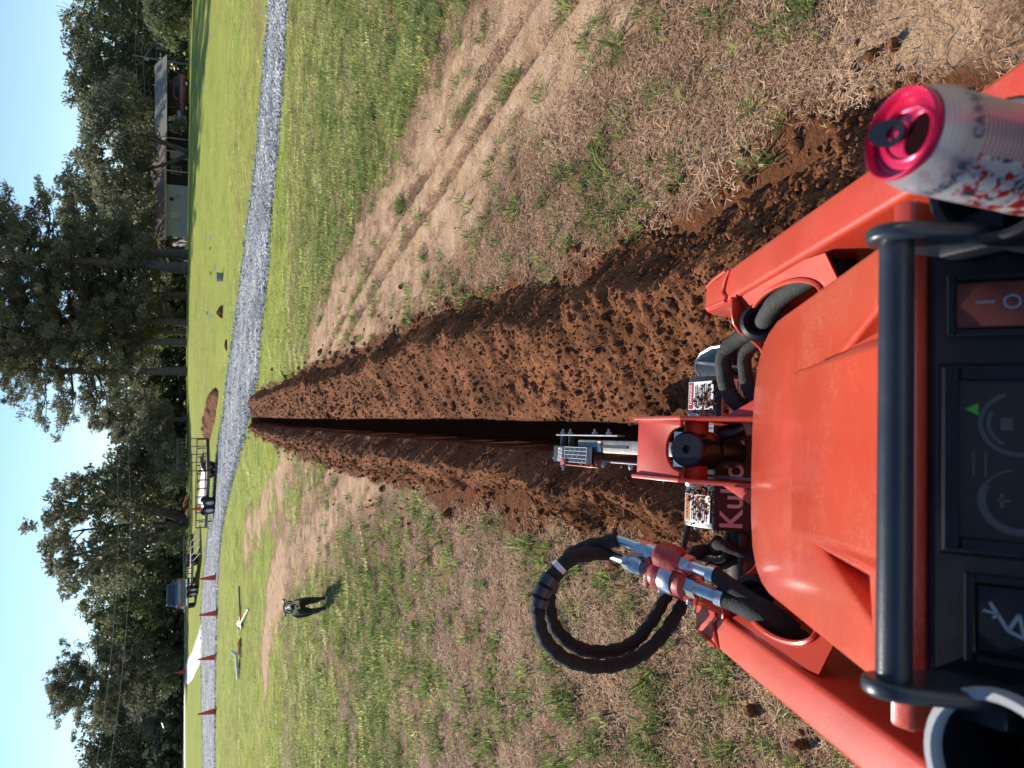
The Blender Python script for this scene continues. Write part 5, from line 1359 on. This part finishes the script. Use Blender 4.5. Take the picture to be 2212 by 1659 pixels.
trailer('farther utility trailer with its ramp lowered, hitched to the pickup', (rx, ry, gz(rx, ry) + .02), A3, L3, 1.95, .42, False, (L3 - 1.9, L3 - 1.1), TG)
# things lying on the nearer trailer
def on_trailer(u, v_):
    u *= TS; v_ *= TS
    return (x1 + u * math.cos(A2) - v_ * math.sin(A2), y1 + u * math.sin(A2) + v_ * math.cos(A2), gz(x1, y1) + .575 * TS)
m_tarp = pmat('white crumpled sheet', (.70, .71, .74), .6, var=.1)
o_ = on_trailer(.2, 2.6)
tp = thing('crumpled_sheet', 'crumpled white plastic sheet on the nearer trailer deck', 'plastic sheet', o_, A2)
gx_, gy_ = np.meshgrid(np.linspace(-.62, .62, 22), np.linspace(-1.4, 1.8, 40))
zz = .05 + .42 * fbm(gx_ * 1.8 + 5, gy_ * 1.4, 95) * np.clip(np.minimum(.62 - np.abs(gx_), .5) * 3, 0, 1) * (.5 + .5 * vnoise(gx_ * 0 + 3, gy_ * .8, 96))
big_mesh('sheet', np.stack([gx_, gy_, zz], -1).reshape(-1, 3), grid_quads(40, 22), None, m_tarp, tp)
# ---- cones
M_CONE = pmat('orange red cone', (.74, .070, .030), .5, var=.1, scale=6.)
M_CBASE = pmat('black cone base', (.03, .03, .03), .8)
def cone(label, loc, h=.71, group='traffic cones along the gravel'):
    t = thing('traffic_cone', label, 'traffic cone', loc, RNG.random() * 1.5, group)
    MB().lathe([(.135 * h / .71, .03), (.125 * h / .71, .05), (.028, h - .01), (.022, h), (.012, h)], n=20).build('cone_body', M_CONE, t, smooth=True)
    MB().box((0, 0, .018), (.36 * h / .71, .36 * h / .71, .036)).build('cone_base', M_CBASE, t, bevel=.01)
    return t
for X, Y, lab in ((468, 1247, 'orange traffic cone on the gravel edge nearest the far trailer'), (470, 1324, 'orange traffic cone on the gravel edge, second from the trailers'), (467, 1419, 'orange traffic cone on the gravel edge, third from the trailers'), (466.5, 1536, 'orange traffic cone farthest left on the gravel edge')):
    x, y = at_ground(X, Y); cone(lab, (x, y, gz(x, y) + .02), .72)
x, y = at_ground(400.5, 1450); cone('small distant orange traffic cone by the concrete driveway', (x, y, gz(x, y) + .03), .80 * y / 60)
cone('orange traffic cone standing on the nearer trailer deck', on_trailer(-.1, 5.3), .68)

# ================================================================== TOOLS, PIPE, FLAGS
def lying(p, q, z0, z1):
    a = Vector((*p, gz(*p) + z0)); c = Vector((*q, gz(*q) + z1)); return a, c
M_BLUEH = pmat('dark blue fibreglass handle', (.03, .06, .16), .4)
M_WHITEH = pmat('white handle', (.66, .65, .62), .5)
a, c = lying(at_ground(520, 1266), at_ground(524, 1350), .04, .05)
t = thing('flat_shovel', 'flat orange bladed shovel with dark blue handle lying on the grass', 'shovel', a)
d = (c - a); L_ = d.length; d.normalize(); sd_ = d.cross(Vector((0, 0, 1))).normalized()
MB().tube([Vector((0, 0, 0)), d * (L_ - .42)], .022, 8).build('handle', M_BLUEH, t, smooth=True)
MB().tube([d * (L_ - .42), d * (L_ - .24)], .026, 8).build('socket', M_CONE, t, smooth=True)
MB().hull8([d * (L_ - .26) + sd_ * .10 - Vector((0, 0, .01)), d * (L_ - .26) - sd_ * .10 - Vector((0, 0, .01)), d * (L_ + .08) - sd_ * .13 - Vector((0, 0, .03)), d * (L_ + .08) + sd_ * .13 - Vector((0, 0, .03))], [d * (L_ - .26) + sd_ * .10 + Vector((0, 0, .03)), d * (L_ - .26) - sd_ * .10 + Vector((0, 0, .03)), d * (L_ + .08) - sd_ * .13, d * (L_ + .08) + sd_ * .13]).build('blade', M_CONE, t, bevel=.005)
a, c = lying(at_ground(540, 1315), at_ground(526, 1350), .04, .10)
t = thing('round_shovel', 'round point shovel with white handle resting on the flat shovel', 'shovel', a)
d = (c - a); L_ = d.length; d.normalize(); sd_ = d.cross(Vector((0, 0, 1))).normalized(); u_ = sd_.cross(d)
MB().tube([Vector((0, 0, 0)), d * (L_ - .1)], .022, 8).build('handle', M_WHITEH, t, smooth=True)
v, f = [], []
for i in range(9):
    s_ = i / 8; w_ = .125 * (1 - max(0, s_ - .55) ** 2 * 4.2)
    for j in range(7): k = -1 + j / 3; v.append(d * (L_ - .1 + .34 * s_) + sd_ * (k * w_) + u_ * (.035 * k * k - .02 * s_))
for i in range(8):
    for j in range(6): f.append((i * 7 + j, i * 7 + j + 1, (i + 1) * 7 + j + 1, (i + 1) * 7 + j))
o = mesh_obj('blade', v, f, M_STEEL, t, smooth=True); sm = o.modifiers.new('thick', 'SOLIDIFY'); sm.thickness = .008
a, c = lying(at_ground(520, 1466), at_ground(519, 1412), .06, .10)
t = thing('plastic_pipe', 'white plastic pipe lying along a line of dug earth', 'pipe', a)
e_ = c - a
MB().tube([Vector((0, 0, 0)), e_], .038, 12).build('pipe_length', M_WHITEH, t, smooth=True)
MB().tube([e_ * .985, e_ * 1.0, e_ + Vector((.05, .12, .10))], .046, 12).build('elbow', M_WHITEH, t, smooth=True)
M_YF, M_WF, M_BF = pmat('yellow flag film', (.75, .50, .06), .6), pmat('white flag film', (.75, .76, .78), .6), pmat('pale blue flag film', (.45, .50, .66), .6)
def flag(label, X, Y, mat):
    x, y = at_ground(X + 3, Y); t = thing('marker_flag', label, 'marker flag', (x, y, gz(x, y)), RNG.normal(0, .5), 'little marker flags on the lawn')
    MB().tube([(0, 0, 0), (.02, 0, .42)], .005, 5).build('wire', M_STEEL, t)
    v = [(.02 + .055 * i, .03 * math.sin(i * 1.3), .42 - .10 * j - .012 * i) for j in range(2) for i in range(4)]
    o = mesh_obj('flag_film', v, [(i, i + 1, i + 5, i + 4) for i in range(3)], mat, t); o.modifiers.new('thick', 'SOLIDIFY').thickness = .003
flag('yellow marker flag right of the close pair of pines, nearest the gravel', 469, 542, M_YF)
flag('yellow marker flag in front of the close pair of pines', 470, 596, M_YF)
flag('white marker flag nearest the gravel on the right lawn', 481, 586, M_WF)
flag('white marker flag rightmost of the lawn group', 468, 520, M_WF)
flag('pale blue marker flag beside the small dark heap of earth', 461, 681, M_BF)
flag('white marker flag beside the small dark heap of earth', 471, 686, M_WF)
flag('white marker flag alone on the far right lawn', 452, 196, M_WF)
x, y = at_ground(482, 599)
ub = thing('utility_box', 'small grey box in the lawn near a white flag', 'box', (x, y, gz(x, y)), .4)
MB().box((0, 0, .11), (.30, .26, .24)).build('box_body', pmat('grey green plastic', (.20, .22, .20), .6), ub, bevel=.015); MB().box((0, 0, .24), (.32, .28, .03)).build('lid', pmat('grey green plastic', (.2, .22, .2), .6), ub, bevel=.006)

# ================================================================== POLE AND WIRES
M_POLE = pmat('weathered pole', (.20, .18, .16), .9, var=.2, scale=2.)
M_WIRE = pmat('grey wire', (.30, .30, .30), .6)
PYD = 100.
p0 = Vector((tx(141, PYD, 411), PYD, 0)); p0.z = gz(p0.x, PYD) - .1
hp = top_h(285, 141, PYD)
up_ = thing('utility_pole', 'weathered utility pole with wires and stay on the right', 'utility pole', p0)
MB().tube([(0, 0, 0), (0, 0, hp)], [.15, .10], 10).build('pole', M_POLE, up_, smooth=True)
def wire(par, a, b, sag, r=.02, n=14):
    a, b = Vector(a), Vector(b)
    MB().tube([a.lerp(b, k / n) - Vector((0, 0, sag * 4 * (k / n) * (1 - k / n))) for k in range(n + 1)], r, 4).build('wire', M_WIRE, par)
for fz, dz in ((.97, -.3), (.85, -.3), (.60, -.2), (.52, -.3)): wire(up_, (0, 0, hp * fz), (26, 4, hp * fz - dz), .4)
wire(up_, (0, 0, hp * .97), (-5.5, 3, hp * .93), .1); wire(up_, (0, 0, hp * .84), (-6.5, 3, hp * .80), .1); wire(up_, (0, 0, hp * .60), (-22, -2, hp * .50), .3)
wire(up_, (0, 0, hp * .80), (7.5, -1.5, .05), 0.); wire(up_, (0, 0, hp * .80), (11, -1.5, .05), 0.)
MB().tube([(7.5, -1.5, .05), (7.0, -1.4, .75)], .04, 6).build('stay_guard', pmat('yellow stay guard', (.55, .36, .05), .6), up_)
MB().lathe([(.16, 0), (.16, .55), (.05, .6)], (-.25, -.1, hp * .72), n=12).build('transformer', M_WIRE, up_, smooth=True)
pl_ = thing('power_line', 'thin overhead power line crossing in front of the left trees', 'power line', at_dist(247, 900, 78))
for X0, X1 in ((247, 196), (272, 226)):
    wire(pl_, at_dist(X0, 900, 78) - pl_.location, at_dist(X1, 1720, 70) - pl_.location, 1.0, .018, 24)

# ================================================================== DOG
DX, DY = -2.648, 8.70
dog = thing('dog', 'black dog with white neck and chest standing on the grass', 'dog', (DX, DY, gz(DX, DY) + .012), R(200))
J = {  # x right of the dog, y forward, z up
    'pel': (0, -.27, .345), 'mid': (0, -.08, .335), 'che': (0, .10, .325), 'sho': (0, .155, .375), 'nk': (0, .215, .435), 'hd': (0, .275, .475), 'sn': (0, .345, .455), 'no': (0, .400, .440),
    'tl1': (0, -.335, .345), 'tl2': (.01, -.40, .27), 'tl3': (.02, -.44, .20)}
E_ = [('pel', 'mid'), ('mid', 'che'), ('che', 'sho'), ('sho', 'nk'), ('nk', 'hd'), ('hd', 'sn'), ('sn', 'no'), ('pel', 'tl1'), ('tl1', 'tl2'), ('tl2', 'tl3')]
RD = {'pel': (.075, .085), 'mid': (.082, .085), 'che': (.092, .105), 'sho': (.075, .085), 'nk': (.058, .062), 'hd': (.054, .052), 'sn': (.032, .030), 'no': (.022, .020), 'tl1': (.022, .022), 'tl2': (.016, .016), 'tl3': (.009, .009)}
for s, n_ in ((-1, 'l'), (1, 'r')):
    J.update({'fs' + n_: (s * .055, .115, .275), 'fe' + n_: (s * .066, .095, .195), 'fw' + n_: (s * .060, .115, .085), 'fp' + n_: (s * .058, .125, .022), 'ft' + n_: (s * .058, .165, .014),
              'hh' + n_: (s * .060, -.27, .275), 'hk' + n_: (s * .070, -.235, .185), 'hc' + n_: (s * .062, -.315, .105), 'hp' + n_: (s * .062, -.305, .022), 'ht' + n_: (s * .062, -.265, .014)})
    E_ += [('che', 'fs' + n_), ('fs' + n_, 'fe' + n_), ('fe' + n_, 'fw' + n_), ('fw' + n_, 'fp' + n_), ('fp' + n_, 'ft' + n_), ('pel', 'hh' + n_), ('hh' + n_, 'hk' + n_), ('hk' + n_, 'hc' + n_), ('hc' + n_, 'hp' + n_), ('hp' + n_, 'ht' + n_)]
    RD.update({'fs' + n_: (.046, .05), 'fe' + n_: (.030, .034), 'fw' + n_: (.021, .022), 'fp' + n_: (.021, .02), 'ft' + n_: (.018, .013), 'hh' + n_: (.055, .066), 'hk' + n_: (.042, .048), 'hc' + n_: (.022, .026), 'hp' + n_: (.020, .02), 'ht' + n_: (.018, .013)})
keys = list(J)
me = bpy.data.meshes.new('dog_body'); me.from_pydata([J[k] for k in keys], [(keys.index(a), keys.index(b)) for a, b in E_], [])
dbo = link(bpy.data.objects.new('dog_body', me))
dbo.modifiers.new('skin', 'SKIN'); 
for i, k in enumerate(keys):
    me.skin_vertices[0].data[i].radius = RD[k]; me.skin_vertices[0].data[i].use_root = (k == 'pel')
dbo.modifiers['skin'].use_smooth_shade = True
dbo.modifiers.new('sub', 'SUBSURF').levels = 2; dbo.modifiers['sub'].render_levels = 2
bpy.context.view_layer.update()
me2 = bpy.data.meshes.new_from_object(dbo.evaluated_get(bpy.context.evaluated_depsgraph_get()))
bpy.data.objects.remove(dbo)
m, n, l, b = new_mat('black and white fur')
tc = n.new('ShaderNodeTexCoord'); sx = n.new('ShaderNodeSeparateXYZ'); l.new(tc.outputs['Object'], sx.inputs[0])
no = nd(n, 'ShaderNodeTexNoise', Scale=16., Detail=3.); l.new(tc.outputs['Object'], no.inputs['Vector'])
wob = mth(n, l, 'MULTIPLY', mth(n, l, 'SUBTRACT', no.outputs[0], .5), .14)
yy_ = mth(n, l, 'ADD', sx.outputs[1], wob)
neck = mth(n, l, 'MULTIPLY', mth(n, l, 'GREATER_THAN', yy_, .175), mth(n, l, 'LESS_THAN', yy_, .252))
neck = mth(n, l, 'MULTIPLY', neck, mth(n, l, 'GREATER_THAN', mth(n, l, 'ADD', sx.outputs[2], wob), .345))
muz = mth(n, l, 'MULTIPLY', mth(n, l, 'GREATER_THAN', yy_, .335), mth(n, l, 'LESS_THAN', yy_, .392))
toe = mth(n, l, 'LESS_THAN', sx.outputs[2], .026)
wt = mth(n, l, 'MAXIMUM', mth(n, l, 'MAXIMUM', neck, muz), toe)
r = mix(n, l, wt, (.010, .010, .012), (.62, .58, .54)); l.new(r, b.inputs['Base Color']); b.inputs['Roughness'].default_value = .6
nb = nd(n, 'ShaderNodeTexNoise', Scale=140., Detail=2.); l.new(tc.outputs['Object'], nb.inputs['Vector'])
bp = nd(n, 'ShaderNodeBump', Strength=.5, Distance=.004); l.new(nb.outputs[0], bp.inputs['Height']); l.new(bp.outputs[0], b.inputs['Normal'])
M_FUR = m
me2.materials.clear(); me2.materials.append(M_FUR); me2.name = 'dog_body'
db = link(bpy.data.objects.new('dog_body', me2)); db.parent = dog
for s in (-1, 1):
    ear = MB(); b0_ = Vector((s * .040, .262, .512))
    ear.prism([b0_ + Vector((0, .016, -.006)), b0_ + Vector((s * .012, -.020, -.010)), b0_ + Vector((s * .055, -.008, .012)), b0_ + Vector((s * .062, .006, -.004)), b0_ + Vector((s * .040, .014, -.016))], [b0_ + Vector((0, .012, .006)), b0_ + Vector((s * .012, -.022, .004)), b0_ + Vector((s * .055, -.012, .022)), b0_ + Vector((s * .062, .002, .004)), b0_ + Vector((s * .040, .010, -.004))])
    ear.build('ear', M_FUR, dog, bevel=.004)
    MB().lathe([(.001, -.006), (.006, -.002), (.006, .002), (.001, .006)], (s * .024, .318, .494), (0, 1, 0), 10).build('eye', M_DECBLK, dog, smooth=True)
MB().lathe([(.001, -.008), (.010, -.003), (.011, .003), (.001, .009)], (0, .416, .446), (0, 1, 0), 12).build('nose', M_DECBLK, dog, smooth=True)
MB().tube([(.066 * math.cos(a), .236 + .02 * math.sin(a), .452 + .066 * math.sin(a)) for a in [6.283 * k / 20 for k in range(21)]], .008, 6, cap=False).build('collar', M_DECBLK, dog, smooth=True)
# ================================================================== GRASS AND STRAW
def blade_mat(name, stops, trans=.3):
    m, n, l, b = new_mat(name)
    oi = n.new('ShaderNodeObjectInfo'); ge = n.new('ShaderNodeNewGeometry')
    no = nd(n, 'ShaderNodeTexNoise', Scale=.7, Detail=3.); l.new(ge.outputs['Position'], no.inputs['Vector'])
    wn_ = nd(n, 'ShaderNodeTexNoise', Scale=60., Detail=1.); l.new(ge.outputs['Position'], wn_.inputs['Vector'])
    k = mth(n, l, 'ADD', mth(n, l, 'MULTIPLY', oi.outputs['Random'], .35), mth(n, l, 'ADD', mth(n, l, 'MULTIPLY', no.outputs[0], .35), mth(n, l, 'MULTIPLY', wn_.outputs[0], .3)))
    r = ramp(n, stops); l.new(k, r.inputs[0]); l.new(r.outputs[0], b.inputs['Base Color']); b.inputs['Roughness'].default_value = .75; b.inputs['Specular IOR Level'].default_value = .18
    tr_ = n.new('ShaderNodeBsdfTranslucent'); l.new(r.outputs[0], tr_.inputs[0])
    mx = n.new('ShaderNodeMixShader'); mx.inputs[0].default_value = trans
    l.new(b.outputs[0], mx.inputs[1]); l.new(tr_.outputs[0], mx.inputs[2]); l.new(mx.outputs[0], n['Material Output'].inputs[0])
    return m
M_GRASS = blade_mat('grass blades', [(.25, (.10, .14, .045)), (.45, (.21, .27, .080)), (.62, (.34, .40, .135)), (.80, (.58, .57, .31))], .5)
M_TURF = blade_mat('lawn blades', [(.25, (.24, .275, .085)), (.45, (.42, .46, .150)), (.62, (.57, .575, .25)), (.80, (.74, .70, .43))], .6)
M_STRAW = blade_mat('dry straw', [(.25, (.145, .076, .043)), (.45, (.36, .212, .126)), (.62, (.57, .38, .24)), (.80, (.78, .60, .42))], .1)
def blades(name, n, spread, hmin, hmax, wid, lean, mat, flat=False, seed=0):
    r = np.random.default_rng(seed)
    a = r.random(n) * 6.283; d = spread * r.random(n) ** .6
    bx, by = np.cos(a) * d, np.sin(a) * d
    h = r.uniform(hmin, hmax, n); fa = r.random(n) * 6.283 if flat else a + r.normal(0, .9, n)
    ln = r.uniform(.2, 1., n) * lean
    V = np.zeros((n, 5, 3)); sx, sy = -np.sin(fa), np.cos(fa); w = wid * r.uniform(.6, 1.3, n)
    if flat:
        z0 = r.uniform(.001, .010, n); dz = r.normal(0, .006, n)
        for k, (t, ww) in enumerate(((0, 1), (0, -1), (.5, 1), (.5, -1), (1, 0))):
            V[:, k] = np.stack([bx + np.cos(fa) * h * t + sx * w * ww * .5, by + np.sin(fa) * h * t + sy * w * ww * .5, np.maximum(.0005, z0 + dz * t + .004 * math.sin(t * 3.1))], -1)
    else:
        for k, (t, ww) in enumerate(((0, 1), (0, -1), (.55, .8), (.55, -.8), (1, 0))):
            out = ln * h * t ** 1.8
            V[:, k] = np.stack([bx + np.cos(fa) * out + sx * w * ww * .5, by + np.sin(fa) * out + sy * w * ww * .5, h * t * (1 - .35 * ln * t)], -1)
    i = np.arange(n)[:, None] * 5
    q = np.concatenate([i, i + 1, i + 3, i + 2], 1); t = np.concatenate([i + 2, i + 3, i + 4], 1)
    return big_mesh(name, V.reshape(-1, 3), q, t, mat)
GP = [blades('g', 26, .030, .035, .085, .0042, 1.1, M_GRASS, seed=1), blades('g', 38, .050, .030, .080, .0045, 1.3, M_GRASS, seed=2), blades('g', 16, .022, .045, .11, .0050, .9, M_GRASS, seed=3), blades('g', 60, .075, .025, .06, .0042, 1.2, M_GRASS, seed=4), blades('g', 15, .030, .055, .120, .0075, 1.2, M_GRASS, seed=5), blades('g', 22, .045, .045, .10, .0068, 1.4, M_GRASS, seed=6)]
SP = [blades('s', 46, .085, .012, .050, .0026, 0, M_STRAW, True, seed=11), blades('s', 46, .085, .010, .040, .0032, 0, M_STRAW, True, seed=12), blades('s', 30, .09, .02, .085, .0022, 0, M_STRAW, True, seed=13)]
TP = [blades('t', 110, .16, .012, .034, .0065, 1.6, M_TURF, seed=21), blades('t', 110, .16, .010, .030, .0070, 1.8, M_TURF, seed=22), blades('t', 90, .17, .015, .045, .0075, 1.5, M_TURF, seed=23)]
def field_pts(n, y0, y1, p=1.0):
    """even over the visible wedge of the field, thinning out with distance"""
    u = RNG.random(n)
    y = y0 * (y1 / y0) ** u if p == 0 else (y0 ** p + u * (y1 ** p - y0 ** p)) ** (1 / p)
    hw = .56 * (y * .905 + .9) + 1.1
    x = (RNG.random(n) * 2 - 1) * hw
    return x, y
def lift(x, y):
    return land(x, y) + sstep(30, 6, y) * ((fbm(x * 1.1, y * 1.1, 51) - .5) * .05 + (fbm(x * 7, y * 7, 52) - .5) * .022)
def clear(x, y, pad=.03):
    ok = ~on_path(x, y)
    ok &= ~((x > edge_x(LB_OUT, y) - pad) & (x < edge_x(RB_OUT, y) + pad) & (y < 18.7))
    ok &= ~((np.abs(x + .12) < .42) & (y < 1.35))
    return ok
def spread_on(name, n, y0, y1, p, protos, keep, smin, smax, label, cat, grow=0., extra=None):
    x, y = field_pts(n, y0, y1, p)
    g, d, so, li = masks(x, y)
    k = clear(x, y) & (RNG.random(n) < keep(g, d, so, x, y))
    x, y = x[k], y[k]; z = lift(x, y) - .003
    if extra is not None: x, y, z = np.concatenate([x, extra[:, 0]]), np.concatenate([y, extra[:, 1]]), np.concatenate([z, extra[:, 2]])
    N = len(x)
    rot = np.zeros((N, 3)); rot[:, 2] = RNG.random(N) * 6.283; rot[:, 0] = RNG.normal(0, .12, N); rot[:, 1] = RNG.normal(0, .12, N)
    sc = RNG.uniform(smin, smax, N) * (.62 + .38 * sstep(.9, 2.2, y)) * (1 + grow * np.clip(y - 6, 0, 30))
    scatter(name, np.stack([x, y, z], -1), rot, sc, RNG.integers(0, len(protos), N), protos, label, cat)
    return N
cx_, cy_ = field_pts(4000, .75, 9.5, 1.35)
_g4 = masks(cx_, cy_)
_k = clear(cx_, cy_, .06) & (RNG.random(len(cx_)) < (1 - .92 * _g4[1]) * (1 - _g4[2]) * (.30 + .7 * sstep(.40, .60, fbm(cx_ * 1.6, cy_ * 1.6, 96))))
cx_, cy_ = cx_[_k], cy_[_k]
_rep = RNG.integers(1, 5, len(cx_)); ex = np.repeat(cx_, _rep); ey = np.repeat(cy_, _rep)
_sg = np.repeat(RNG.uniform(.010, .045, len(cx_)), _rep)
ex = ex + RNG.normal(0, 1, len(ex)) * _sg; ey = ey + RNG.normal(0, 1, len(ey)) * _sg
TUFTS = np.stack([ex, ey, lift(ex, ey) - .003], -1)
n_t = spread_on('grass_tufts', 32000, .7, 11.0, 1.2, GP, lambda g, d, so, x, y: np.clip(sstep(.18, .75, g) * (.12 + .62 * sstep(.45, .62, fbm(x * 6., y * 6., 97))) * (1 - .6 * sstep(5.5, 9, y)) * (1 - .9 * d) * (1 - so), .022, 1), .5, 1.1, 'scattered green grass tufts in the thin worn turf', 'grass', extra=TUFTS)
n_s = spread_on('dry_straw', 60000, .7, 12.5, 1.15, SP, lambda g, d, so, x, y: np.clip((1 - .45 * g) * (1 - .80 * d) * (1 - .8 * so) * (.35 + 1.0 * sstep(.35, .62, fbm(x * 2.4, y * 2.4, 99))), 0, 1), .6, 1.25, 'dry straw and dead grass lying on the bare earth', 'dead grass')
n_l = spread_on('lawn_grass', 80000, 4.6, 36., 1.25, TP, lambda g, d, so, x, y: sstep(.12, .9, g) * (.35 + .65 * vnoise(x * 9, y * 9, 98)) * (1 - d) * (.12 + .88 * sstep(15, 8, y)) * sstep(34, 16, y), .7, 1.25, 'short yellow green lawn grass towards the gravel', 'grass', .02)
print('grass', n_t, n_s, n_l)
